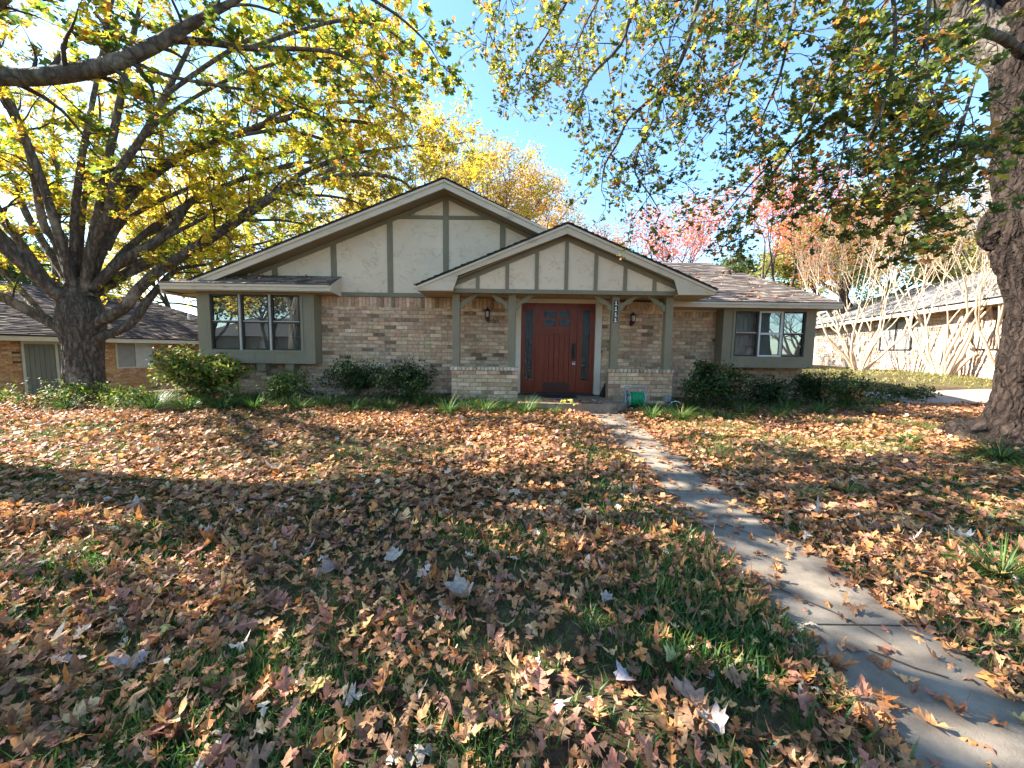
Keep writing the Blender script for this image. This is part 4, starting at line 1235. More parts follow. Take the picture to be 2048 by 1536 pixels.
BOUGH={
 'B1':[(-6.52, 3.9, 3.19, 0.152), (-6.03, 4.0, 3.4, 0.125), (-5.56, 4.09, 3.59, 0.112), (-5.23, 4.15, 3.66, 0.103), (-4.98, 4.2, 3.68, 0.098), (-4.5, 4.28, 3.81, 0.1), (-4.13, 4.35, 3.98, 0.09), (-3.73, 4.42, 4.24, 0.077), (-3.42, 4.47, 4.47, 0.058), (-3.07, 4.53, 4.71, 0.041), (-2.72, 4.6, 5.03, 0.027)],
 'B2':[(-3.84, 4.45, 4.23, 0.058), (-3.73, 4.51, 4.29, 0.05), (-3.45, 4.65, 4.37, 0.045), (-3.1, 4.81, 4.43, 0.041), (-2.82, 4.92, 4.51, 0.035), (-2.52, 5.04, 4.59, 0.029), (-2.21, 5.16, 4.62, 0.023), (-1.89, 5.3, 4.48, 0.017), (-1.73, 5.4, 4.3, 0.011)],
 'B3':[(-5.83, 4.0, 3.45, 0.078), (-5.28, 4.0, 3.98, 0.068), (-4.65, 4.0, 4.52, 0.052), (-3.94, 4.0, 5.13, 0.036), (-3.29, 4.0, 5.68, 0.021)],
 'B4':[(-4.57, 4.3, 3.82, 0.028), (-4.41, 4.41, 4.06, 0.026), (-4.47, 4.51, 4.38, 0.023), (-4.48, 4.59, 4.67, 0.018), (-4.49, 4.7, 5.05, 0.012)],
 'B6':[(-3.12, 4.6, 4.76, 0.036), (-2.73, 4.81, 5.19, 0.031), (-2.15, 5.06, 5.34, 0.026), (-1.62, 5.29, 5.25, 0.021), (-1.22, 5.48, 5.04, 0.014), (-1.04, 5.6, 4.82, 0.007)],
 'B7':[(-3.1, 4.8, 4.43, 0.028), (-2.71, 5.18, 4.91, 0.027), (-2.23, 5.54, 5.32, 0.025), (-1.73, 5.87, 5.4, 0.019), (-1.38, 6.2, 5.16, 0.012)],
 'B8':[(-4.14, 4.35, 3.99, 0.025), (-3.92, 4.57, 3.97, 0.024), (-3.56, 4.84, 4.04, 0.022), (-3.08, 5.12, 4.11, 0.017), (-2.6, 5.4, 4.04, 0.011)],
 'B5':[(-3.54, 4.6, 4.55, 0.027), (-3.44, 4.73, 4.78, 0.025), (-3.19, 4.96, 5.02, 0.019), (-2.9, 5.2, 5.1, 0.014)],
}
HANGING={
 'a':[(1.41, 4.2, 5.05, 0.038), (1.21, 4.36, 4.53, 0.031), (1.11, 4.43, 4.24, 0.029), (0.86, 4.51, 4.02, 0.021), (0.74, 4.56, 3.84, 0.015), (0.7, 4.6, 3.68, 0.009)],
 'b':[(2.05, 4.2, 5.19, 0.055), (1.92, 4.4, 4.72, 0.046), (1.87, 4.54, 4.33, 0.041), (1.74, 4.64, 4.04, 0.036), (1.55, 4.72, 3.87, 0.031), (1.32, 4.8, 3.69, 0.028), (1.23, 4.86, 3.47, 0.022), (1.1, 4.93, 3.24, 0.016), (1.08, 5.0, 2.97, 0.01)],
 'c':[(1.72, 4.6, 3.98, 0.027), (1.61, 4.7, 3.69, 0.024), (1.5, 4.78, 3.46, 0.022), (1.44, 4.84, 3.26, 0.019), (1.47, 4.88, 3.11, 0.016), (1.67, 4.94, 2.9, 0.013), (1.83, 5.0, 2.71, 0.006)],
 'd':[(3.56, 4.4, 5.17, 0.051), (3.56, 4.54, 4.81, 0.041), (3.59, 4.64, 4.48, 0.036), (3.6, 4.75, 4.13, 0.028), (3.56, 4.79, 4.0, 0.019), (3.43, 4.9, 3.66, 0.013)],
 'e':[(5.8, 5.2, 5.04, 0.088), (5.3, 5.14, 4.93, 0.073), (4.69, 5.04, 4.57, 0.046), (4.02, 4.92, 3.97, 0.035), (3.5, 4.83, 3.57, 0.028), (3.12, 4.76, 3.3, 0.022), (2.75, 4.68, 2.93, 0.015), (2.38, 4.6, 2.5, 0.009)],
 'f':[(3.3, 4.7, 3.5, 0.024), (3.09, 4.78, 3.14, 0.019), (2.91, 4.85, 2.82, 0.013), (2.78, 4.9, 2.54, 0.006)],
 'g':[(5.27, 5.0, 4.37, 0.032), (5.03, 4.89, 3.91, 0.029), (4.72, 4.78, 3.45, 0.022), (4.5, 4.71, 3.19, 0.015), (4.08, 4.6, 2.86, 0.009)],
 'h':[(2.47, 4.0, 4.95, 0.042), (2.41, 4.16, 4.57, 0.03), (2.42, 4.3, 4.21, 0.022), (2.35, 4.41, 3.89, 0.014), (2.31, 4.5, 3.59, 0.009)],
 'i':[(0.85, 5.0, 5.81, 0.032), (0.65, 5.19, 5.37, 0.027), (0.42, 5.31, 5.06, 0.021), (0.18, 5.43, 4.78, 0.014), (0.05, 5.5, 4.58, 0.007)],
 'k':[(3.01, 4.3, 5.8, 0.045), (2.96, 4.41, 4.98, 0.031), (2.94, 4.47, 4.45, 0.026), (2.9, 4.52, 4.03, 0.021), (2.79, 4.56, 3.68, 0.015), (2.66, 4.6, 3.38, 0.009)],
 'l':[(3.28, 3.9, 5.36, 0.046), (3.48, 3.93, 4.56, 0.031), (3.6, 3.95, 4.05, 0.026), (3.6, 3.96, 3.66, 0.021), (3.55, 3.98, 3.3, 0.015), (3.4, 3.99, 2.98, 0.013), (3.29, 4.0, 2.7, 0.008)],
 'm':[(3.93, 4.2, 5.62, 0.049), (4.16, 4.23, 4.75, 0.033), (4.19, 4.25, 4.2, 0.028), (4.3, 4.26, 3.77, 0.022), (4.47, 4.28, 3.34, 0.017), (4.47, 4.29, 2.94, 0.014), (4.41, 4.3, 2.64, 0.008)],
 'n':[(3.74, 4.6, 3.98, 0.024), (3.63, 4.47, 3.38, 0.017), (3.53, 4.38, 3.02, 0.014), (3.39, 4.3, 2.67, 0.008)],
 'o':[(2.02, 4.0, 5.29, 0.036), (1.92, 4.09, 4.59, 0.024), (1.92, 4.14, 4.17, 0.019), (1.86, 4.17, 3.87, 0.014), (1.99, 4.2, 3.61, 0.008)],
 'p':[(5.5, 4.9, 4.48, 0.029), (4.94, 4.51, 3.47, 0.023), (4.66, 4.32, 3.01, 0.017), (4.3, 4.15, 2.68, 0.013), (3.96, 4.0, 2.42, 0.008)],
 'q':[(1.79, 4.6, 5.83, 0.036), (1.66, 4.73, 5.15, 0.025), (1.59, 4.8, 4.79, 0.019), (1.75, 4.86, 4.45, 0.013), (1.9, 4.9, 4.21, 0.006)],
 'r':[(1.3, 5.2, 6.24, 0.034), (1.12, 5.38, 5.66, 0.024), (0.9, 5.5, 5.27, 0.018), (0.73, 5.6, 4.91, 0.011)],
 'j':[(0.09, 5.4, 6.02, 0.028), (-0.23, 5.58, 5.63, 0.022), (-0.4, 5.69, 5.34, 0.015), (-0.44, 5.8, 5.03, 0.011)],
}

_bl = np.random.default_rng(2)
for k in range(12):
    a = math.radians(-70 + 140 * k / 11 + _bl.uniform(-5, 5)); R_ = _bl.uniform(5.0, 7.5); H_ = _bl.uniform(3.2, 8.2)
    LEFT_OAK['far%d' % k] = [(-10.05, 9.1, 1.9, .17)] + [(-10.05 + math.sin(a) * R_ * t + _bl.normal(0, .15), 9.1 + math.cos(a) * R_ * t * .9, 1.9 + (H_ - 1.9) * t ** .7 * 1.05 + _bl.normal(0, .12), .16 * (1 - t) + .012) for t in (.2, .42, .65, .85, 1.0)]
LEFT_OAK['L16'] = [(-10.1, 8.8, 1.9, .22), (-10.4, 7.7, 3.2, .18), (-10.7, 6.6, 4.3, .13), (-10.7, 5.4, 5.0, .07)]  # this limb and the next, out of frame, added to shade the lawn
LEFT_OAK['L17'] = [(-10.1, 8.8, 2.0, .2), (-11.0, 7.4, 4.4, .16), (-11.6, 6.2, 6.2, .1), (-11.6, 5.2, 7.2, .05)]
# ---- the spreading oak on the left -------------------------------------------------
rng = np.random.default_rng(21)
oak = empty('oak_tree', (-10.08, 9.05, -0.4), 'spreading oak with golden leaves and many rising limbs left of the house', 'tree')
trunk_mesh('trunk', oak, [(-10.05, 9.05, -.62, .60), (-10.06, 9.05, -.38, .47), (-10.08, 9.05, -.05, .37), (-10.08, 9.05, .45, .325), (-10.06, 9.05, .95, .34), (-10.06, 9.05, 1.35, .40), (-10.05, 9.05, 1.75, .38), (-10.05, 9.05, 2.1, .30), (-10.0, 9.05, 2.5, .18)], MAT['bark_oak'], n=150, amp=.04, step=.025)
LEFT_OAK = {k: [(x, y, z, r * (.50 + .20 * sstep(-9, -4, x))) for i, (x, y, z, r) in enumerate(L)] for k, L in LEFT_OAK.items()}
for L in LEFT_OAK.values(): limb_mesh(oak, L, MAT['bark_oak'])
tw = Tubes()
def sun_gap(p):
    """crown opened along the sun direction so light reaches the bed by the porch"""
    s = (p[2] + .1) / to_sun.z
    gx, gy = p[0] - to_sun.x * s, p[1] - to_sun.y * s
    return (-1.7 < gx < 1.3 or 2.2 < gx < 3.5) and 6.6 < gy < 7.5 and p[1] > 7.4
roof_sun_clear = lambda p: not sun_gap(p) and not (-7.6 < p[0] < 3.8 and p[1] > 8.0 and p[2] < zm(min(max(p[0], -7.4), 3.8)) + .25)  # also drops crown parts that would shade the porch bed
LP, LD = grow(list(LEFT_OAK.values()), rng, tw, every=.20, slen=(.7, 1.9), per=24, start=.34, droop=.22, keep=roof_sun_clear)
ok = np.array([roof_sun_clear(p) for p in LP]) & (LP[:, 2] > 1.9)
LP, LD = LP[ok], LD[ok]
tw.build('twigs', MAT['bark_thin'], oak, kind='stuff')
cols = palette(Y_GOLD, [4.5, 4, 2, 1.8, 3, 1.4], len(LP), rng)
patch = fbm(LP * .55, 3)
gr = patch > .55
cols[gr] = palette(Y_GOLD, [1.5, 1, 4, 5, 1, .5], gr.sum(), rng)
far = LP[:, 0] > -4.5
cols[far] = palette(Y_GOLD, [2, 2, 3, 2, 3, 2], far.sum(), rng)
lv = Leaves()
for k in range(4):
    s = np.arange(len(LP)) % 4 == k
    lv.add(tiny_oak(k), LP[s], leaf_rot(LD[s], rng), rng.uniform(.06, .118, s.sum()), cols[s])
lv.build('crown', MAT['leaf'], oak)
print('left oak leaves', len(LP))

# ---- bough of the oak that stands just outside on the left ---------------------------
rng = np.random.default_rng(5)
oak2 = empty('oak_tree', (-7.2, 3.8, -0.4), 'dark mossy oak bough reaching across the top corner above the lawn', 'tree')
trunk_mesh('trunk', oak2, [(-7.2, 3.8, -.6, .62), (-7.2, 3.8, -.3, .46), (-7.2, 3.8, .5, .38), (-7.15, 3.8, 1.6, .36), (-7.0, 3.82, 2.6, .30), (-6.75, 3.86, 3.05, .2), (-6.45, 3.9, 3.22, .15)], MAT['bark_oak'])
EXTRA = {'C5': [(-7.05, 3.85, 2.5, .16), (-7.6, 4.8, 5.0, .12), (-8.0, 5.6, 7.4, .08), (-7.6, 6.0, 8.8, .04)], 'C6': [(-7.1, 3.8, 3.0, .15), (-6.9, 4.0, 5.5, .12), (-6.5, 4.3, 7.6, .08), (-6.0, 4.4, 9.2, .04)],  # out-of-frame limbs; the first two added to shade the right lawn
         'C1': [(-7.1, 3.8, 2.2, .2), (-7.4, 3.4, 4.2, .16), (-7.6, 2.6, 6.2, .11), (-7.2, 1.8, 8.0, .06)], 'C2': [(-7.15, 3.8, 1.9, .2), (-8.2, 3.6, 3.6, .15), (-9.6, 3.2, 5.2, .1), (-11.0, 2.8, 6.2, .05)],
         'C3': [(-7.0, 3.8, 2.6, .18), (-6.7, 2.6, 4.4, .14), (-6.0, 1.4, 6.0, .1), (-5.0, .3, 7.2, .05)], 'C4': [(-7.05, 3.85, 2.5, .16), (-7.0, 4.4, 4.6, .12), (-6.4, 5.0, 6.6, .08), (-5.4, 5.4, 8.0, .04)]}
BOUGH = {k: [(x, y, z, r * .8) for x, y, z, r in L] for k, L in BOUGH.items()}
for L in list(BOUGH.values()) + list(EXTRA.values()): limb_mesh(oak2, L, MAT['bark_oak'])
tw = Tubes()
LP, LD = grow(list(BOUGH.values()), rng, tw, every=.20, slen=(.4, 1.0), tlen=(.15, .35), per=13, start=.22, droop=.1, up=.3)
LP2, LD2 = grow(list(EXTRA.values()), rng, tw, every=.5, slen=(.9, 2.0), per=9, start=.4, droop=.15)
LP, LD = np.concatenate([LP, LP2]), np.concatenate([LD, LD2])
tw.build('twigs', MAT['bark_thin'], oak2, kind='stuff')
cols = palette([(0.10, 0.15, 0.03), (0.06, 0.10, 0.025), (0.40, 0.38, 0.04), (0.58, 0.42, 0.04), (0.45, 0.20, 0.05)], [4, 2, 3, 2.5, 1], len(LP), rng)
lv = Leaves()
for k in range(4):
    s = np.arange(len(LP)) % 4 == k
    lv.add(simple_oak(10 + k), LP[s], leaf_rot(LD[s], rng), rng.uniform(.08, .14, s.sum()), cols[s])
lv.build('crown', MAT['leaf'], oak2)
print('bough leaves', len(LP))

# ---- the thick old oak at the right edge ---------------------------------------------
rng = np.random.default_rng(9)
oak3 = empty('oak_tree', (7.75, 5.3, -0.35), 'thick old oak trunk with burl and flaring roots at the right lawn edge', 'tree')
trunk_mesh('trunk', oak3, [(7.75, 5.30, -.70, 1.45), (7.75, 5.27, -0.43, 1.15), (7.76, 5.22, -0.18, 0.98), (7.75, 5.21, 0.07, 0.84), (7.71, 5.24, 0.54, 0.72), (7.68, 5.28, 1.07, 0.64), (7.66, 5.31, 1.44, 0.59), (7.64, 5.33, 1.81, 0.56), (7.59, 5.40, 2.22, 0.57), (7.56, 5.45, 2.56, 0.62), (7.54, 5.48, 2.94, 0.66), (7.52, 5.51, 3.30, 0.62), (7.49, 5.55, 3.81, 0.60), (7.46, 5.58, 4.39, 0.58), (7.42, 5.64, 4.97, 0.57), (7.34, 5.74, 5.63, 0.50), (7.27, 5.81, 6.33, 0.40), (7.18, 5.92, 7.24, 0.30)], MAT['bark_old'], n=190, amp=.06, freq=6.0, step=.032)
trunk_mesh('burl', oak3, [(7.16, 5.75, 2.50, .05), (7.10, 5.79, 2.62, .15), (7.06, 5.82, 2.80, .19), (7.10, 5.83, 3.02, .17), (7.2, 5.80, 3.35, .06)], MAT['bark_old'], n=60, amp=.03, freq=4, step=.02)
BIG = {'M1': [(7.45, 5.65, 4.6, .34), (7.12, 5.85, 5.2, .29), (6.75, 6.15, 5.85, .25), (6.2, 6.1, 6.5, .21), (5.4, 5.6, 7.1, .17), (4.4, 4.9, 7.5, .13), (3.0, 4.6, 7.9, .09), (1.6, 4.4, 8.0, .05)],
       'M2': [(7.3, 5.4, 6.6, .2), (6.3, 4.4, 7.6, .15), (5.0, 3.2, 8.4, .1), (3.6, 2.2, 9.0, .05)],
       'M3': [(7.3, 5.4, 6.6, .2), (7.3, 6.6, 7.8, .14), (6.9, 8.0, 8.8, .08)],
       'M4': [(7.5, 5.55, 4.9, .2), (7.1, 4.6, 5.8, .16), (6.2, 3.4, 6.8, .12), (5.2, 2.2, 7.4, .07)],
       'H0': [(7.2, 5.75, 5.0, .06), (6.5, 5.5, 5.15, .055), (5.8, 5.2, 5.04, .05)],
       'H1': [(4.4, 4.9, 7.5, .06), (3.9, 4.6, 6.2, .05), (3.56, 4.4, 5.17, .05)],
       'H2': [(3.0, 4.6, 7.9, .06), (2.4, 4.4, 6.5, .05), (2.05, 4.2, 5.19, .055)],
       'H3': [(3.0, 4.6, 7.9, .05), (2.0, 4.35, 6.6, .04), (1.41, 4.2, 5.05, .038)],
       'H4': [(1.6, 4.4, 8.0, .05), (1.1, 4.7, 7.0, .04), (.85, 5.0, 5.81, .032)],
       'H5': [(1.6, 4.4, 8.0, .04), (.6, 5.0, 7.0, .03), (.09, 5.4, 6.02, .028)],
       'H6': [(3.0, 4.6, 7.9, .045), (2.7, 4.3, 6.4, .04), (2.47, 4.0, 4.95, .042)]}
HANGING = {k: [(x, y, z, r * .62) for x, y, z, r in L] for k, L in HANGING.items()}
for L in list(BIG.values()) + list(HANGING.values()): limb_mesh(oak3, L, MAT['bark_oak'], n=9)
tw = Tubes()
LP, LD = grow(list(HANGING.values()), rng, tw, every=.12, slen=(.35, 1.0), tevery=.09, tlen=(.1, .28), per=7, start=.1, droop=.36, up=-.02, spread=1.2)
LP2, LD2 = grow([BIG[k] for k in ('M1', 'M2', 'M3', 'M4')], rng, tw, every=.34, slen=(.8, 1.8), per=9, start=.4, droop=.3, keep=lambda p: p[2] > 6.4)
LP, LD = np.concatenate([LP, LP2]), np.concatenate([LD, LD2])
tw.build('twigs', MAT['bark_thin'], oak3, kind='stuff')
cols = palette(R_OAK, [5, 4, 3, 1.2, 2.6, 2], len(LP), rng)
lft = LP[:, 0] < 1.4
cols[lft] = palette(R_OAK, [2, 3, 1.5, 4, 1.5, 3], lft.sum(), rng)
lv = Leaves()
for k in range(4):
    s = (np.arange(len(LP)) % 4 == k)
    lv.add(simple_oak(20 + k), LP[s], leaf_rot(LD[s], rng, .55), rng.uniform(.05, .095, s.sum()) * (1 + .45 * sstep(2.2, 4.2, LP[s][:, 0])), cols[s])
lv.build('crown', MAT['leaf'], oak3)
print('right oak leaves', len(LP))

# ---- trees beyond the houses -------------------------------------------------------------
def fork(P, D, ln, r, depth, rng, tubes, ends, spread=.5, up=.15, ratio=.72, kids=(2, 3), n=6):
    pts = [P]
    k = 4
    for q in range(k):
        D = D + rng.normal(0, .09, 3) + np.array([0, 0, up * .15]); D /= np.linalg.norm(D)
        pts.append(pts[-1] + D * ln / k)
    r1 = r * .68
    tubes.add(np.array(pts), np.linspace(r, r1, k + 1), max(3, n))
    if depth == 0:
        ends.append((pts[-1], D)); return
    for _ in range(rng.integers(kids[0], kids[1] + 1)):
        E = D + rng.normal(0, spread, 3) + np.array([0, 0, up]); E /= np.linalg.norm(E)
        fork(pts[-1], E, ln * ratio * rng.uniform(.8, 1.15), r1 * .8, depth - 1, rng, tubes, ends, spread, up, ratio, kids, n - 1)
    if depth <= 2: ends.append((pts[2], D))

def back_tree(x, y, h, r, label, pal, wts, seed, depth=5, per=26, size=(.10, .17), trunk_r=.22, spread=.55, bark='bark_thin', sig=.28, base=.42, name='tree', group=None, up=.12, t=.5):
    rng = np.random.default_rng(seed)
    z0 = float(ground_z(x, y))
    o = empty(name, (x, y, z0), label, 'tree', group)
    tb, ends = Tubes(), []
    th = h * base * .55
    tt = Tubes()
    tt.add(np.array([(x, y, z0 - .3), (x + .05, y, z0 + th * .5), (x, y, z0 + th)]), [trunk_r * 1.4, trunk_r, trunk_r * .85], 10)
    tt.build('trunk', MAT[bark], o)
    ln = (h - th) / sum(.74 ** k for k in range(depth + 1)) * .98
    for k in range(4):
        a = k * math.pi / 2 + rng.uniform(-.4, .4)
        D = np.array([math.cos(a) * r / h * 1.1, math.sin(a) * r / h * 1.1, 1.0]); D /= np.linalg.norm(D)
        fork(np.array([x, y, z0 + th * .92]), D, ln, trunk_r * .55, depth - 1, rng, tb, ends, spread, up, .76)
    tb.build('branches', MAT[bark], o)
    E = np.array([e[0] for e in ends]); D = np.array([e[1] for e in ends])
    if per:
        P = np.repeat(E, per, 0) + rng.normal(0, sig, (len(E) * per, 3)) * np.array([1, 1, .75])
        DD = np.repeat(D, per, 0)
        hue = np.repeat(rng.integers(0, 3, len(E)), per)
        c = palette(pal, wts, len(P), rng)
        sh = palette(pal, wts, 3, rng)
        c = c * .65 + .35 * sh[hue]
        lv = Leaves(); lv.add(blade_template(.62), P, leaf_rot(DD, rng, .9), rng.uniform(*size, len(P)), c)
        lv.build('crown', MAT['leaf'], o)
    return o

GOLDEN = [(0.58, 0.40, 0.05), (0.45, 0.36, 0.06), (0.42, 0.22, 0.06), (0.22, 0.22, 0.05), (0.33, 0.18, 0.07)]
RUST = [(0.42, 0.16, 0.08), (0.50, 0.24, 0.10), (0.36, 0.20, 0.12), (0.30, 0.25, 0.08)]
RED = [(0.58, 0.13, 0.09), (0.62, 0.22, 0.12), (0.52, 0.26, 0.10), (0.36, 0.32, 0.07), (0.55, 0.16, 0.16)]
EVER = [(0.045, 0.075, 0.03), (0.07, 0.10, 0.04), (0.10, 0.13, 0.05), (0.16, 0.16, 0.06)]
OLIVE = [(0.22, 0.23, 0.07), (0.30, 0.28, 0.09), (0.14, 0.17, 0.05), (0.36, 0.32, 0.12)]
back_tree(-4.4, 21, 14.2, 5.0, 'tall golden oak rising behind the main gable', GOLDEN, [4, 3, 3, 2, 2], 31, per=80, trunk_r=.3)
back_tree(-9.5, 24, 12.5, 5.5, 'gold and green tree behind the spreading oak limbs', GOLDEN, [4, 4, 2, 3, 1], 32, per=51, trunk_r=.3)
back_tree(-15.0, 21.5, 12.0, 5.0, 'bright yellow tree behind the low neighbour house roof end', GOLDEN, [5, 4, 1.5, 2, 1], 43, per=55, trunk_r=.3)
back_tree(-22, 27, 11, 6, 'yellow tree behind the low neighbour roof', GOLDEN, [4, 4, 1, 3, 1], 37, per=44, trunk_r=.3)
back_tree(2.6, 27, 12.5, 4.0, 'rusty half-bare tree behind the porch ridge', RUST, [3, 3, 3, 1], 33, per=34, trunk_r=.2)
back_tree(-0.8, 25, 13.0, 3.6, 'orange-gold tree just right of the main gable peak', GOLDEN, [3, 2, 4, 1, 3], 44, per=60, trunk_r=.22)
back_tree(6.2, 30, 11.0, 3.6, 'pale rusty tree above the right slope of the porch roof', RUST, [2, 3, 3, 2], 45, per=30, trunk_r=.2)
back_tree(9.6, 23, 10.3, 3.6, 'pinkish red maple above the right wing roof', RED, [3, 3, 2, 1, 3], 34, per=24, trunk_r=.18)
back_tree(14.8, 21.5, 11.2, 4.0, 'red and orange tree between the house and the crape myrtles', RED, [3, 3, 3, 2, 2], 35, per=34, trunk_r=.18)
back_tree(24.5, 27, 11.5, 5.5, 'olive green tree behind the pale neighbour house', OLIVE, [3, 3, 2, 2], 36, per=57, trunk_r=.3, size=(.16, .28))
back_tree(31, 24, 11, 5.5, 'large olive tree farther along behind the grey roof', OLIVE, [2, 3, 2, 3], 39, per=51, trunk_r=.3, size=(.16, .28))
back_tree(-14.2, 27, 8.6, 4.0, 'dark evergreen between the neighbour roof and the house', EVER, [3, 3, 2, 1], 38, per=61, trunk_r=.25, size=(.16, .26))
back_tree(-27, 20, 9.5, 5.0, 'dark evergreen behind the near end of the neighbour roof', EVER, [3, 3, 2, 1], 40, per=61, trunk_r=.25, size=(.16, .26))
back_tree(20.5, 24.5, 10.5, 4.0, 'yellow-green tree over the far end of the grey roof', OLIVE, [3, 3, 2, 3], 42, per=50, trunk_r=.25, size=(.14, .24))
back_tree(19, 33, 9.5, 4.5, 'dark green tree far behind the crape myrtles', EVER, [2, 3, 3, 2], 41, per=57, trunk_r=.25, size=(.18, .3))

# crape myrtles with pale smooth multi-stems
def crape(x, y, h, label, seed, stems):
    rng = np.random.default_rng(seed)
    z0 = float(ground_z(x, y))
    o = empty('crape_myrtle', (x, y, z0), label, 'tree', 'crape myrtles beside the pale neighbour house')
    ends = []
    for k in range(stems):
        tb = Tubes()
        a = 2 * math.pi * k / stems + rng.uniform(-.3, .3)
        q_ = rng.uniform(.18, .62); D = np.array([math.cos(a) * q_, math.sin(a) * q_, 1.0]); D /= np.linalg.norm(D)
        fork(np.array([x + .16 * math.cos(a), y + .16 * math.sin(a), z0 - .1]), D, h * .25, (.052 * rng.uniform(.7, 1.3)), 5, rng, tb, ends, .22, .24, .77, (2, 2), 8)
        tb.build('stem', MAT['bark_pale'], o)
    E = np.array([e[0] for e in ends]); D = np.array([e[1] for e in ends])
    tb = Tubes()
    for p, d in zip(E, D):
        for _ in range(2):
            e = d + rng.normal(0, .5, 3); e /= np.linalg.norm(e); l = rng.uniform(.3, .7)
            tb.add(np.array([p, p + e * l * .5 + rng.normal(0, .02, 3), p + e * l]), [.008, .006, .003], 3)
    tb.build('twigs', MAT['bark_twig'], o, kind='stuff')
    s = rng.uniform(size=len(E)) < .16
    P = np.repeat(E[s], 9, 0) + rng.normal(0, .22, (s.sum() * 9, 3))
    lv = Leaves(); lv.add(blade_template(.6), P, leaf_rot(np.repeat(D[s], 9, 0), rng, .9), rng.uniform(.06, .11, len(P)), palette([(0.6, 0.25, 0.05), (0.6, 0.4, 0.06), (0.5, 0.12, 0.05), (0.3, 0.28, 0.06)], [3, 2, 2, 2], len(P), rng))
    lv.build('crown', MAT['leaf'], o)
crape(14.6, 16.2, 7.4, 'bare crape myrtle nearest the house corner, many pale stems fanning up', 51, 11)
crape(14.9, 13.3, 7.6, 'thick crape myrtle with two stout pale bases in front of the blinds window', 52, 11)
crape(15.6, 12.2, 7.2, 'crape myrtle partly hidden behind the thick oak trunk', 53, 9)

# across the street, behind the viewer: what the window glass mirrors
back_tree(-19, -13, 9.5, 4, 'yellow tree across the street mirrored in the left window', GOLDEN, [3, 3, 2, 2, 1], 60, per=30, trunk_r=.25, size=(.2, .34), sig=.5, base=.3)
back_tree(-27, -17, 10, 4.5, 'dark evergreen across the street', EVER, [3, 3, 2, 1], 61, per=34, trunk_r=.3, size=(.25, .4), sig=.6, base=.25)
back_tree(-12, -18, 9, 4, 'second dark evergreen across the street', EVER, [3, 3, 2, 1], 64, per=30, trunk_r=.3, size=(.25, .4), sig=.6, base=.25)
back_tree(3.5, -16, 10, 4, 'leafy tree across the street opposite the front door', OLIVE, [3, 3, 2, 2], 65, per=30, trunk_r=.25, size=(.2, .34), sig=.5, base=.3)
back_tree(17, -13, 8, 4, 'bare tree across the street mirrored in the right window', GOLDEN, [1] * 5, 62, depth=6, per=0, trunk_r=.2, base=.25)
back_tree(24, -15, 9, 4, 'second bare tree across the street', GOLDEN, [1] * 5, 63, depth=6, per=0, trunk_r=.22, base=.25)
back_tree(30, -22, 9, 4, 'third bare tree across the street', GOLDEN, [1] * 5, 66, depth=6, per=2, trunk_r=.22, base=.25)
ac = empty('house_across_street', (-6, -30, -.7), 'long brown house across the street behind the viewer', 'house')
m = MB(); m.box(-34, 16, -32, -26, -1, 2.2); m.build('wall', MAT['brick_n'] if False else surf('brown_brick', (0.24, 0.16, 0.11), rough=.9), ac)
m = MB(); m._add([(-35, -25.3, 2.1), (17, -25.3, 2.1), (17, -33, 2.1), (-35, -33, 2.1), (-31, -29, 4.3), (13, -29, 4.3)], [(0, 1, 5, 4), (2, 3, 4, 5), (1, 2, 5), (3, 0, 4), (3, 2, 1, 0)]); m.build('roof', MAT['deck'], ac)
for wx in (-28, -20, -12, -3, 6):
    m = MB(); m.box(wx, wx + 1.8, -25.99, -25.95, .4, 1.7); m.build('window', MAT['bar'], ac)
# unseen oak added beyond the left of the frame to shade the lawn
back_tree(-13.5, 2.2, 11.5, 5.0, 'broad unseen oak added left of the yard to shade the lawn', GOLDEN, [4, 4, 2, 3, 1], 71, per=16, trunk_r=.34, size=(.14, .22))

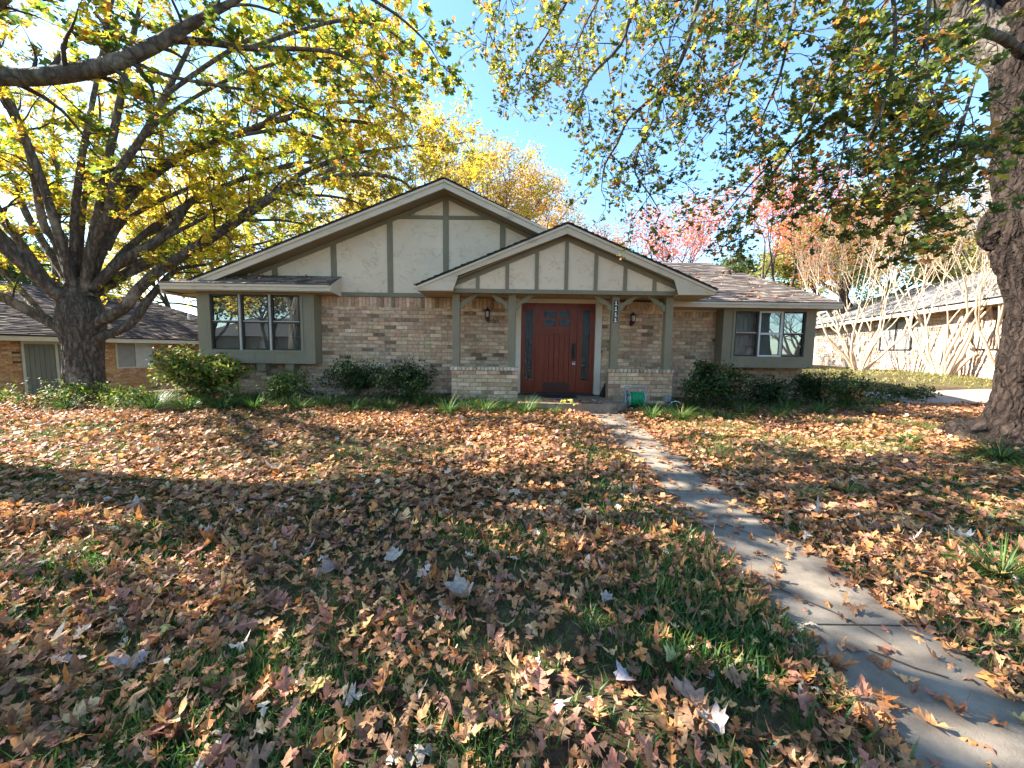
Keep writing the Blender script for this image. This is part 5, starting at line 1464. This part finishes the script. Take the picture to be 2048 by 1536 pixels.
# ================================================================== SHRUBS AND BED PLANTS
SHRUB_C = [(0.030, 0.060, 0.018), (0.045, 0.085, 0.022), (0.075, 0.12, 0.03), (0.02, 0.04, 0.015)]
def shrub(x, y, rx, ry, h, label, n, seed, pal=SHRUB_C, w=(4, 4, 2, 3), size=(.045, .08), lift=.1, stems=9, dead=0.0, group='shrubs along the house'):
    rng = np.random.default_rng(seed)
    z0 = float(ground_z(x, y))
    o = empty('shrub', (x, y, z0), label, 'shrub', group)
    tb, ends = Tubes(), []
    for k in range(stems):
        q = 6.28 * k / stems + rng.uniform(-.4, .4); sp_ = rng.uniform(.2, 1.15)
        D = np.array([math.cos(q) * rx * sp_, math.sin(q) * ry * sp_, h * .8]); D /= np.linalg.norm(D)
        ln = (.24 + .13 * rng.uniform()) * math.hypot(h, rx * sp_ * .9)
        fork(np.array([x + rng.normal(0, rx * .10), y + rng.normal(0, ry * .10), z0 - .04]), D, ln, .014, 3, rng, tb, ends, .42, -.02 if lift < .05 else .05, .74, (2, 3), 6)
    tb.build('stems', MAT['bark_thin'], o)
    C = np.array([e[0] for e in ends])
    C = C[(C[:, 2] > z0 + lift * .8)]
    C[:, 2] = np.minimum(C[:, 2], z0 + h * rng.uniform(.9, 1.12, len(C)))
    per = max(6, n // len(C))
    P = np.repeat(C, per, 0) + rng.normal(0, .06, (len(C) * per, 3))
    Dn = P - np.array([x, y, z0 + h * .4]); Dn /= np.linalg.norm(Dn, axis=1, keepdims=True) + 1e-9
    c = palette(pal, w, len(P), rng)
    if dead:
        q = np.repeat(rng.uniform(size=len(C)) < dead, per); c[q] = palette([(0.28, 0.13, 0.06), (0.35, 0.2, 0.1)], [1, 1], q.sum(), rng)
    N = Dn * .7 + rng.normal(0, .6, P.shape) + np.array([0, 0, .5])
    lv = Leaves(); lv.add(blade_template(.55), P, basis(N, rng.uniform(0, 6.28, len(P))), rng.uniform(*size, len(P)), c)
    lv.build('foliage', MAT['shrub'], o)
    return o
LIME = [(0.10, 0.15, 0.03), (0.20, 0.25, 0.04), (0.05, 0.09, 0.02), (0.34, 0.33, 0.06), (0.25, 0.13, 0.05)]
shrub(-6.30, 7.75, .78, .55, 1.15, 'large loose shrub with yellow-green leaf tips at the left house corner', 4600, 81, LIME, (3, 3, 3, 2, 1), size=(.06, .11))
shrub(-4.75, 8.05, .42, .32, .78, 'small dark shrub under the left window box', 2300, 82, LIME, (4, 2, 4, .6, .3))
shrub(-3.45, 8.35, .60, .32, .92, 'wide dark shrub beside the leafless twiggy bush', 2900, 84, lift=.4)
shrub(-2.25, 8.25, .46, .38, .92, 'rounded glossy shrub against the brick left of the porch', 3600, 85, lift=.16)
shrub(4.05, 7.75, .95, .55, 1.02, 'spreading dark shrub with some browned leaves right of the porch', 5200, 86, lift=.32, dead=.05)
shrub(5.45, 8.25, .55, .42, .72, 'low dark shrub below the left part of the right window', 2400, 90, lift=.1)
shrub(6.75, 8.35, .80, .50, .82, 'low broad shrub in front of the right window box', 4000, 87, lift=.06, dead=.08)
shrub(7.75, 8.9, .45, .40, .72, 'shrub at the far right corner of the house', 2000, 88, lift=.05)
shrub(-8.5, 7.6, .75, .5, .42, 'low leafy groundcover plant right of the spreading oak trunk', 1700, 91, LIME, (3, 2, 4, .6, .5), lift=.0, group='low plants below the spreading oak')
shrub(-10.4, 7.5, .9, .5, .38, 'low leafy groundcover plant at the foot of the spreading oak', 1700, 92, LIME, (3, 3, 3, 1, .5), lift=.0, group='low plants below the spreading oak')
shrub(-7.3, 7.3, .6, .4, .36, 'low leafy groundcover plant beside the large loose shrub', 1300, 93, LIME, (3, 2, 4, .6, .5), lift=.0, group='low plants below the spreading oak')
shrub(9.7, 9.5, .9, .35, .28, 'low dark groundcover at the edge of the drive', 1400, 94, lift=.0, group='low plants near the drive')

# leafless twiggy bush
rng = np.random.default_rng(83)
bx_, by_ = -4.0, 8.02
dead = empty('dead_bush', (bx_, by_, float(ground_z(bx_, by_))), 'leafless grey twiggy bush under the left window box', 'shrub', 'shrubs along the house')
tb, ends = Tubes(), []
for k in range(9):
    a = rng.uniform(0, 6.28); D = np.array([math.cos(a) * .9, math.sin(a) * .5, .75]); D /= np.linalg.norm(D)
    fork(np.array([bx_ + rng.normal(0, .06), by_, float(ground_z(bx_, by_)) - .02]), D, .26, .012, 3, rng, tb, ends, .55, -.05, .8, (2, 2), 5)
tb.build('stems', surf('grey_dead_twig', (0.30, 0.25, 0.20), (0.18, 0.15, 0.12), scale=20, rough=.9), dead)
E_ = np.array([e[0] for e in ends]); P = E_[rng.uniform(size=len(E_)) < .5]
lv = Leaves(); lv.add(simple_oak(3, 1.2), P, basis(rng.normal(size=P.shape), rng.uniform(0, 6, len(P))), rng.uniform(.04, .07, len(P)), palette([(0.34, 0.28, 0.23), (0.25, 0.2, 0.16)], [1, 1], len(P), rng)); lv.build('withered_leaves', MAT['dry'], dead)

# clumps of liriope
def clump_mesh(seed, n=300, ln=(.26, .52), pal=((0.035, 0.085, 0.02), (0.06, 0.13, 0.03), (0.11, 0.17, 0.04), (0.02, 0.05, 0.015))):
    rng = np.random.default_rng(seed)
    V, F, C = [], [], []
    for _ in range(n):
        a = rng.uniform(0, 6.28); r0 = rng.uniform(0, .09); L = rng.uniform(*ln); lean = rng.uniform(.25, 1.25)
        d = np.array([math.cos(a), math.sin(a)]); s = np.array([-d[1], d[0]])
        w = rng.uniform(.003, .0055); k = 5; b = len(V); c = np.array(pal[rng.integers(len(pal))]) * rng.uniform(.75, 1.3)
        if rng.uniform() < .06: c = np.array((.33, .27, .10))
        p = np.array([d[0] * r0, d[1] * r0, 0.0]); el = 1.45 - lean * .25
        for i in range(k + 1):
            t = i / k; ww = w * (1 - t ** 2) + .0008
            V += [p + np.array([*(s * ww), 0]), p - np.array([*(s * ww), 0])]; C += [c, c]
            el -= lean * .42
            p = p + np.array([d[0] * math.cos(el), d[1] * math.cos(el), math.sin(el)]) * L / k
        F += [(b + 2 * i, b + 2 * i + 1, b + 2 * i + 3, b + 2 * i + 2) for i in range(k)]
    return raw_mesh('liriope', np.array(V), np.array(F), np.array(C))
CLUMPS = [clump_mesh(100 + k) for k in range(5)]
LIRI = [(-6.9, 7.35, 1.0, 'liriope clump farthest left behind the front row'), (-5.6, 7.5, .9, 'liriope clump behind the second and third ones on the left'), (-4.0, 7.15, .8, 'low liriope clump at the bed edge below the leafless bush'), (-2.95, 7.05, .7, 'low liriope clump at the bed edge left of the porch'),
        (-.15, 7.55, .8, 'liriope clump behind the sunlit row by the step'), (3.9, 6.9, .75, 'liriope clump at the lawn edge right of the porch'), (5.0, 7.15, .8, 'liriope clump at the lawn edge below the right window'), (5.95, 7.4, .75, 'low liriope clump before the right window box'), (7.0, 7.6, .8, 'liriope clump before the right house corner'), (-8.2, 7.0, .9, 'liriope clump by the groundcover near the spreading oak'),
        (-6.55, 6.95, 1.1, 'liriope clump at the left end of the bed below the large loose shrub'), (-5.95, 6.98, 1.15, 'second liriope clump from the left end of the bed'), (-5.42, 7.12, 1.05, 'third liriope clump from the left end of the bed'),
        (-4.9, 7.25, 1.0, 'liriope clump in front of the small dark shrub'), (-4.35, 7.5, .85, 'liriope clump in front of the leafless twiggy bush'), (-3.6, 7.45, .95, 'liriope clump in front of the wide dark shrub'),
        (-3.0, 7.5, .8, 'small liriope clump between the two dark shrubs left of the porch'), (-2.45, 7.4, .85, 'sunlit liriope clump in front of the rounded glossy shrub'), (-1.85, 7.75, .9, 'liriope clump tucked in beside the left porch knee wall'),
        (-1.2, 7.1, 1.05, 'big sunlit liriope clump below the leftmost porch post'), (-.5, 7.15, 1.0, 'sunlit liriope clump below the left wall lantern'), (.25, 7.2, 1.05, 'sunlit liriope clump beside the left end of the porch step'),
        (-.75, 7.75, .8, 'shaded liriope clump against the left porch knee wall'), (.75, 7.12, .7, 'small liriope clump in front of the porch step'),
        (2.55, 6.95, .85, 'sunlit liriope clump in front of the hose reel'), (3.05, 6.85, .95, 'liriope clump right of the path near the hose reel'), (3.6, 7.1, .8, 'liriope clump in front of the spreading dark shrub'),
        (4.5, 7.35, .8, 'liriope clump right of the spreading dark shrub'), (5.6, 7.75, .95, 'liriope clump below the right window box'), (6.35, 7.8, .95, 'liriope clump in front of the low broad shrub'), (7.2, 8.15, .9, 'liriope clump near the right house corner'),
        (8.2, 8.5, .8, 'last liriope clump on the right toward the drive'),
        (6.15, 4.75, 1.05, 'liriope clump beside the roots of the thick old oak'), (5.75, 5.5, .7, 'grassy clump left of the thick old oak'), (2.72, 3.45, .5, 'grassy tuft right of the path among fallen leaves'), (3.25, 3.6, .5, 'second grassy tuft farther right of the path'), (3.15, 2.35, .65, 'grassy tuft at the right edge of the near lawn')]
for k, (x, y, s, lab) in enumerate(LIRI):
    o = link('liriope_clump', CLUMPS[k % 5], MAT['grass'], None, (x, y, float(ground_z(x, y)) - .01))
    s *= 1.15
    o.scale = (s, s, s * random.uniform(.62, .85)); o.rotation_euler = (0, 0, random.uniform(0, 6.28))
    prop(o, lab, 'plant', 'liriope clumps and tufts')

# ================================================================== THINGS BY THE PORCH
hx, hy = 2.50, 7.72
hz = float(ground_z(hx, hy))
reel = empty('hose_reel', (hx, hy, hz), 'grey frame hose reel wound with green hose in front of the brick knee wall', 'hose reel')
m = MB()
for s in (-1, 1):
    m.tube([(hx + s * .20, hy + .05, hz + .46), (hx + s * .205, hy - .02, hz + .22), (hx + s * .24, hy - .12, hz)], .014, 6)
    m.tube([(hx + s * .20, hy + .05, hz + .46), (hx + s * .205, hy + .10, hz + .22), (hx + s * .21, hy + .16, hz)], .014, 6)
m.tube([(hx - .205, hy + .05, hz + .465), (hx + .205, hy + .05, hz + .455)], .016, 6)
m.build('frame', MAT['reel'], reel, True)
for s in (-1, 1):
    m = MB()
    a = np.linspace(0, 2 * math.pi, 25)
    m.tube(np.stack([np.full(25, hx + s * .15), hy + .02 + .165 * np.cos(a), hz + .22 + .165 * np.sin(a)], 1), .012, 6)
    for q in range(4): m.tube([(hx + s * .15, hy + .02, hz + .22), (hx + s * .15, hy + .02 + .16 * math.cos(q * 1.57 + .4), hz + .22 + .16 * math.sin(q * 1.57 + .4))], .009, 5)
    m.build('flange', MAT['reel'], reel, True)
m = MB(); m.cyl((hx - .15, hy + .02, hz + .22), .05, .30, 'x', 14); m.build('drum', MAT['reel'], reel, True)
t = np.linspace(0, 2 * math.pi * 11, 330)
xx = -.135 + .27 * (np.arange(330) / 329)
m = MB(); m.tube(np.stack([hx + xx, hy + .02 + .115 * np.cos(t), hz + .22 + .115 * np.sin(t)], 1), .0135, 6)
m.tube(np.stack([hx - xx * .95, hy + .02 + .138 * np.cos(t * .82), hz + .22 + .138 * np.sin(t * .82)], 1), .0125, 6)
m.tube([(hx + .13, hy - .11, hz + .2), (hx + .14, hy - .16, hz + .06), (hx + .05, hy - .22, hz + .02), (hx - .15, hy - .24, hz + .02)], .0125, 6)
m.build('hose', MAT['hose'], reel, True)

m = MB(); m.hexa([(1.98, 8.46, -.044), (2.06, 8.46, -.044), (2.06, 8.70, -.044), (1.98, 8.70, -.044), (2.095, 8.50, .255), (2.125, 8.50, .255), (2.125, 8.68, .255), (2.095, 8.68, .255)])
prop(m.build('leaning_panel', MAT['rubber']), 'black flat panel leaning on the brick right of the front door', 'panel')
m = MB(); m.box(.62, 1.42, 8.22, 8.66, -.044, -.030)
dm = prop(m.build('doormat', MAT['rubber']), 'dark doormat lying in front of the red door', 'doormat')
# loop of pale hose and tap at the knee wall end
fx, fy = 3.28, 7.98
fz = float(ground_z(fx, fy))
tap = empty('garden_tap', (fx, fy, fz), 'small grey tap box with a pale looped hose under the spreading dark shrub', 'tap')
m = MB(); m.box(fx - .06, fx + .06, fy + .05, fy + .125, fz + .12, fz + .26); m.cyl((fx, fy - .02, fz + .19), .016, .07, 'y', 8); m.build('tap_box', MAT['reel'], tap)
a = np.linspace(0, math.pi, 14)
m = MB(); m.tube(np.stack([fx + .12 + .14 * np.cos(a), np.full(14, fy - .05), fz + .02 + .13 * np.sin(a)], 1), .011, 6); m.build('hose_loop', MAT['alu'], tap, True)
# yellow-leaved seedling by the step
sx, sy = 1.0, 7.22
sz = float(ground_z(sx, sy))
sd = empty('seedling', (sx, sy, sz), 'small seedling with pale yellow leaves in front of the porch step', 'plant')
m = MB(); m.tube([(sx, sy, sz), (sx + .02, sy, sz + .12), (sx - .01, sy, sz + .26)], .004, 5); m.tube([(sx + .01, sy, sz + .1), (sx + .12, sy, sz + .2)], .003, 4); m.build('stem', MAT['bark_thin'], sd)
rng = np.random.default_rng(3)
P = np.array([(sx, sy, sz + .27)] * 7 + [(sx + .13, sy, sz + .19)] * 3) + rng.normal(0, .035, (10, 3))
lv = Leaves(); lv.add(simple_oak(2), P, basis(rng.normal(0, .5, (10, 3)) + np.array([0, -.5, 1]), rng.uniform(0, 6, 10)), rng.uniform(.08, .11, 10), palette([(0.62, 0.55, 0.12), (0.5, 0.5, 0.1)], [1, 1], 10, rng)); lv.build('foliage', MAT['leaf'], sd)

# ================================================================== FALLEN LEAVES AND GRASS
rng = np.random.default_rng(77)
DRY = [(0.36, 0.18, 0.090), (0.47, 0.275, 0.14), (0.15, 0.075, 0.045), (0.45, 0.20, 0.075), (0.52, 0.43, 0.37), (0.30, 0.145, 0.11), (0.45, 0.34, 0.14), (0.25, 0.145, 0.095), (0.56, 0.37, 0.20)]
DRY = [tuple(min(.75, c * k) for c, k in zip(q, (1.20, 1.10, 0.96))) for q in DRY]
DRYW = [6, 4, 4.5, 2.6, .7, 3.5, .2, 4, .9]
N = 124000
Y = 0.35 + 8.6 * rng.uniform(size=N) ** .62
X = rng.uniform(-1, 1, N) * (1.48 * Y + 2.6)
den = .62 + .75 * (fbm(np.stack([X * 1.1, Y * 1.1, X * 0], 1), 3) - .45) * 2
on_path = (X > PATH_X0 - .02) & (X < PATH_X1 + .02) & (Y < 7.4)
edge = np.minimum(np.abs(X - PATH_X0), np.abs(X - PATH_X1))
den = np.where(on_path, np.where(edge < .08, .85, np.where(edge < .17, .3, .08)) * (.55 + .9 * fbm(np.stack([X * 3, Y * 3, X * 0], 1), 2)), den)
den = np.where(~on_path & (np.minimum(np.abs(X - PATH_X0), np.abs(X - PATH_X1)) < .22), den + .35, den)
den *= 1 - .75 * np.exp(-(((X + 1.9) / 1.5) ** 2 + ((Y - 5.1) / .45) ** 2))
den *= 1 - .6 * ((X > 2.5) & (Y > 4.6) & (Y < 7.0) & (fbm(np.stack([X * .8 + 3, Y * 1.9, X * 0], 1), 2) > .46))
den *= 1 - .6 * np.exp(-(((X + 6.0) / 2.0) ** 2 + ((Y - 5.6) / .5) ** 2))
den = np.where((X > .1) & (X < 2.05) & (Y > 7.36), den * .25, den)
den = np.where((Y > 8.0) & (X > -1.3) & (X < 3.4), 0, den)
den = np.where((Y > 8.7), 0, den)
k_ = rng.uniform(size=N) < den * np.clip(.75 + .25 * Y / 3.5, .5, 1.0)
X, Y = X[k_], Y[k_]
Z = ground_z(X, Y) + rng.uniform(.008, .065, len(X))
pth = (X > PATH_X0) & (X < PATH_X1) & (Y < 7.35)
Z[pth] = -0.55 + .043 * Y[pth] + rng.uniform(.014, .03, pth.sum())
st = (X > .1) & (X < 2.05) & (Y > 7.36)
Z[st] = -.035
tilt = np.where(pth | st, .14, .33)
Nn = rng.normal(0, 1, (len(X), 3)) * tilt[:, None] + np.array([0, 0, 1.0])
flip = rng.uniform(size=len(X)) < .4
Nn[flip] *= -1
Rm = basis(Nn, rng.uniform(0, 6.28, len(X)))
S = rng.uniform(.045, .108, len(X)) * (1 + .25 * (rng.uniform(size=len(X)) < .12))
Cc = palette(DRY, DRYW, len(X), rng, jit=.25)
Pp = np.stack([X, Y, Z], 1)
FULL = [oak_template(HALF, [1.0, .8, 1.15, .65, .95][k % 5], [.3, 1.0, .6, 1.7, .8][(k * 3) % 5], [.15, .6, .3, 1.0, -.4][(k * 2 + k // 5) % 5], .14, 200 + k) for k in range(20)]
CHEAP = [simple_oak(300 + k, .7) for k in range(6)]
inview = (np.abs(X) < 1.34 * Y) & (Y > 1.12)
order = np.argsort(np.where(inview, Y + .25 * np.abs(X), 99))
single = np.zeros(len(X), bool); single[order[:300]] = True
lv = Leaves()
idx = np.arange(len(X))
nearleaf = (Y < 3.0) & (np.abs(X) < 1.4 * Y + .9)
for k in range(20):
    s = (idx % 20 == k) & nearleaf & ~single
    lv.add(FULL[k], Pp[s], Rm[s], S[s], Cc[s])
for k in range(6):
    s = (idx % 6 == k) & ~nearleaf
    lv.add(CHEAP[k], Pp[s], Rm[s], S[s] * 1.05, Cc[s])
rx_ = []
for (n_, fx0, fx1, fy0, fy1, zf_) in ((130, 4.1, 7.2, 8.75, 11.5, lambda a, b: EZ + .45 * (b - EY)), (40, -7.2, -3.9, 8.25, 8.7, lambda a, b: 2.29 + .49 * (b - 8.2)), (40, 1.2, 3.9, 7.9, 9.3, lambda a, b: PZ - SP * np.abs(a - PX)), (30, -1.8, .9, 7.9, 8.6, lambda a, b: PZ - SP * np.abs(a - PX))):
    a_, b_ = rng.uniform(fx0, fx1, n_), rng.uniform(fy0, fy1, n_)
    rx_.append(np.stack([a_, b_, zf_(a_, b_) + .035], 1))
rx_ = np.concatenate(rx_)
lv.add(CHEAP[0], rx_, basis(rng.normal(0, .25, rx_.shape) + np.array([0, -.3, 1.0]), rng.uniform(0, 6.28, len(rx_))), rng.uniform(.06, .11, len(rx_)), palette(DRY, DRYW, len(rx_), rng, jit=.25))
litter = lv.build('leaf_litter', MAT['dry'], kind='stuff')
prop(litter, 'brown fallen oak leaves covering the lawn', 'leaves')
print('litter', len(X))
LM = []
for k in range(40):
    V, F = FULL[k % 20]
    LM.append(raw_mesh('fallen_leaf', V, F, np.repeat(palette(DRY, DRYW, 1, rng, .25), len(V), 0)))
for i in np.where(single)[0]:
    o = link('fallen_leaf', LM[rng.integers(40)], MAT['dry'], ground)
    M_ = Matrix(Rm[i].tolist()).to_4x4()
    o.matrix_local = Matrix.Translation(Pp[i].tolist()) @ M_ @ Matrix.Scale(float(S[i]), 4)

# notable large leaves
def big_leaf(x, y, s, col, spin, label, tilt=(.0, .0), seed=0, grp=None):
    V, F = oak_template(BROAD, .8, [1.4, .7, 2.0][seed % 3], [.5, 1.2, -.5][seed % 3], .12, 500 + seed)
    V = V * s * .72
    me = raw_mesh('large_leaf', V, F, np.repeat(np.array([col]), len(V), 0), True)
    o = link('large_leaf', me, MAT['dry'], None, (x, y, float(ground_z(x, y)) + .06))
    o.rotation_euler = (tilt[0] * .5, tilt[1] * .5, spin)
    prop(o, label, 'leaf', 'large pale fallen leaves')
PALE, YEL = (0.42, 0.33, 0.27), (0.50, 0.43, 0.13)
for a in [(-.28, 1.97, .23, PALE, 1.2, 'big pale grey curled leaf in the middle of the near lawn', (.3, -.2), 1), (-1.67, 1.59, .20, (0.36, 0.29, 0.28), 2.0, 'large mauve-grey pointed leaf near the bottom left corner', (.2, .1), 2),
          (-.75, 2.36, .17, PALE, .3, 'pale upright curled leaf left of the middle lawn', (.6, .1), 3), (-1.11, 2.27, .20, (0.30, 0.21, 0.17), 1.0, 'large brown-grey leaf beside the pale upright one', (.3, .2), 4),
          (-3.05, 3.04, .20, PALE, .9, 'pale leaf on the far left of the lawn', (.2, .3), 5), (-2.45, 3.89, .26, PALE, 1.7, 'pale leaf lying by the sunny grass tuft toward the house', (.2, .1), 6),
          (.53, 2.0, .15, PALE, 2.6, 'small pale leaf between the middle lawn and the path edge', (.2, -.3), 7), (.50, 1.53, .15, (0.42, 0.36, 0.38), .5, 'crumpled lilac-grey leaf near the bottom centre', (.1, .4), 8),
          (.72, 1.45, .22, (0.40, 0.24, 0.17), 1.3, 'large pinkish brown folded leaf near the bottom right of the lawn', (.5, .2), 9), (.78, 1.32, .20, (0.44, 0.37, 0.34), 3.0, 'long pale ruffled leaf at the bottom edge beside the grass', (.5, .3), 10),
          (-1.67, 1.76, .11, YEL, 4.0, 'yellow round-lobed leaf on the left near lawn', (.1, .2), 11), (-.77, 1.45, .13, YEL, 5.0, 'yellow curved leaf near the bottom left', (.2, .5), 12), (.74, 1.62, .12, (0.42, 0.42, 0.16), 2.2, 'pale green-yellow leaf on the grass near the path edge', (.1, .2), 13),
          (2.6, 3.12, .16, PALE, .2, 'white-looking curled leaf right of the path', (.3, .2), 14), (3.36, 2.76, .18, (0.62, 0.58, 0.55), 1.1, 'bright whitish leaf at the right side of the lawn', (.2, .4), 15)]:
    big_leaf(*a)

# grass blades
rng = np.random.default_rng(15)
N = 330000
Y = 0.4 + 7.6 * rng.uniform(size=N) ** .95
X = rng.uniform(-1, 1, N) * (1.45 * Y + 1.0)
pn = fbm(np.stack([X * 1.5 + 7, Y * 1.5, X * 0], 1), 3)
p = np.clip((pn - .44) * 5, 0, 1) * .8 + .16
p *= np.clip(1.6 - Y / 5, .15, 1)
p = np.where((X > .75) & (X < PATH_X0 - .02) & (pn > .42) & (Y < 5.5), np.maximum(p, .8), p)
p = np.where((X > 2.6) & (Y > 4.2) & (Y < 7), np.maximum(p, .85 * (pn > .43)), p)
p = np.where((X > PATH_X0 + .03 + .05 * pn) & (X < PATH_X1 - .02), 0, p)
p *= 1 - .9 * np.exp(-(((X + 1.9) / 1.5) ** 2 + ((Y - 5.1) / .45) ** 2))
k_ = rng.uniform(size=N) < p
X, Y = X[k_], Y[k_]
L = rng.uniform(.045, .10, len(X)) * np.where((X > .75) & (X < PATH_X0), 1.35, 1)
BT = (np.array([(-.045, 0, 0), (.045, 0, 0), (-.04, .42, .10), (.04, .42, .10), (0, .9, .48)], float)[:, [0, 2, 1]], np.array([(0, 1, 3), (0, 3, 2), (2, 3, 4)]))
Nn = rng.normal(0, .35, (len(X), 3)) + np.array([0, 0, 1.0])
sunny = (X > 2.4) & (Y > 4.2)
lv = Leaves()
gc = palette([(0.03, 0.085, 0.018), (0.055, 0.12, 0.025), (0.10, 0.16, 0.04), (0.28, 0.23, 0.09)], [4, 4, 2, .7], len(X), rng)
gc[sunny] = palette([(0.10, 0.14, 0.035), (0.20, 0.21, 0.06), (0.30, 0.26, 0.10)], [3, 3, 2], int(sunny.sum()), rng)  # sunlit look put into the colour: lighter yellow-green blades right of the path
n2 = 9000
X2, Y2 = rng.uniform(8.2, 17, n2), rng.uniform(8.6, 17, n2)
q = fbm(np.stack([X2 * .9, Y2 * .9, X2 * 0], 1), 3) > .42
q &= ~((X2 > 9) & (Y2 > 7.9) & (Y2 < 10.7))
X2, Y2 = X2[q], Y2[q]
lv.add((BT[0] * np.array([3.0, 1, 1]), BT[1]), np.stack([X2, Y2, ground_z(X2, Y2) - .005], 1), basis(rng.normal(0, .4, (len(X2), 3)) + np.array([0, 0, 1.0]), rng.uniform(0, 6.28, len(X2))), rng.uniform(.06, .13, len(X2)), palette([(0.16, 0.16, 0.05), (0.26, 0.22, 0.08), (0.09, 0.12, 0.03)], [3, 3, 1], len(X2), rng))  # far lawn blades also coloured the yellow-green of sunlit grass
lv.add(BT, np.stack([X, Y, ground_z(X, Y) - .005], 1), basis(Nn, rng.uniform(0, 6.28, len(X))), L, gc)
gr = lv.build('grass', MAT['grass'], kind='stuff')
prop(gr, 'short green lawn grass between the fallen leaves', 'grass')
print('grass', len(X))

# shaggy ground cover filling the bed along the house
rng = np.random.default_rng(19)
n3 = 30000
X3, Y3 = rng.uniform(-7.4, 8.2, n3), rng.uniform(6.95, 8.65, n3)
f3 = fbm(np.stack([X3 * 1.6, Y3 * 1.6, X3 * 0], 1), 3)
edge3 = 7.0 + .35 * fbm(np.stack([X3 * .9, X3 * 0 + 4, X3 * 0], 1), 2) + np.where(X3 > 3.4, .45 + .10 * (X3 - 3.4), 0)
q = (f3 > .47) & (Y3 > edge3) & ~((X3 > -.1) & (X3 < 2.5)) & ~((X3 > -1.35) & (X3 < 3.5) & (Y3 > 8.05)) & (Y3 < np.where(X3 < -4.3, 8.7, 8.6))
X3, Y3 = X3[q], Y3[q]
lv = Leaves()
lv.add(BT, np.stack([X3, Y3, ground_z(X3, Y3) - .01], 1), basis(rng.normal(0, .55, (len(X3), 3)) + np.array([0, 0, 1.0]), rng.uniform(0, 6.28, len(X3))), rng.uniform(.10, .24, len(X3)), palette([(0.03, 0.07, 0.018), (0.055, 0.11, 0.028), (0.10, 0.15, 0.04), (0.24, 0.18, 0.08)], [4, 4, 2, .6], len(X3), rng))
gcv = lv.build('ground_cover', MAT['grass'], kind='stuff')
prop(gcv, 'shaggy dark green ground cover filling the bed along the house', 'ground cover')

# fallen sticks on and beside the path
def stick(pts, r, label):
    r *= .7
    P = np.array([(x, y, (-0.55 + .043 * y if PATH_X0 < x < PATH_X1 else float(ground_z(x, y)) + .03) + .012 + r) for x, y in pts])
    S_ = smooth_line(np.column_stack([P, np.linspace(r, r * .5, len(P))]), .04)
    V, F = tube_arrays(S_[:, :3] + np.random.default_rng(int(abs(pts[0][0]) * 100)).normal(0, .0025, (len(S_), 3)), S_[:, 3], 6)
    prop(link('fallen_stick', raw_mesh('fallen_stick', V, F, None, True), MAT['bark_thin']), label, 'stick', 'fallen sticks')
stick([(1.70, 3.05), (1.80, 2.92), (1.92, 2.78), (1.95, 2.70)], .006, 'thin dark stick lying across the middle slab of the path')
stick([(1.52, 2.95), (1.62, 2.97), (1.70, 2.93)], .004, 'short thin twig at the left edge of the middle slab')
stick([(1.55, 2.30), (1.70, 2.12), (1.82, 1.98), (1.90, 1.80)], .007, 'long dark stick slanting over the path joint')
stick([(1.75, 1.75), (1.88, 1.66), (1.97, 1.60)], .004, 'tiny twig on the sunny near slab')
stick([(2.42, 2.42), (2.60, 2.33), (2.85, 2.25), (2.98, 2.26)], .010, 'stout dark stick lying in the leaves right of the path')
stick([(-1.95, 2.46), (-1.78, 2.40), (-1.55, 2.46), (-1.35, 2.58)], .008, 'pale bent stick in the leaves on the left lawn')
stick([(1.36, 2.0), (1.40, 1.7), (1.41, 1.45)], .010, 'pale straight stick along the left edge of the near path')
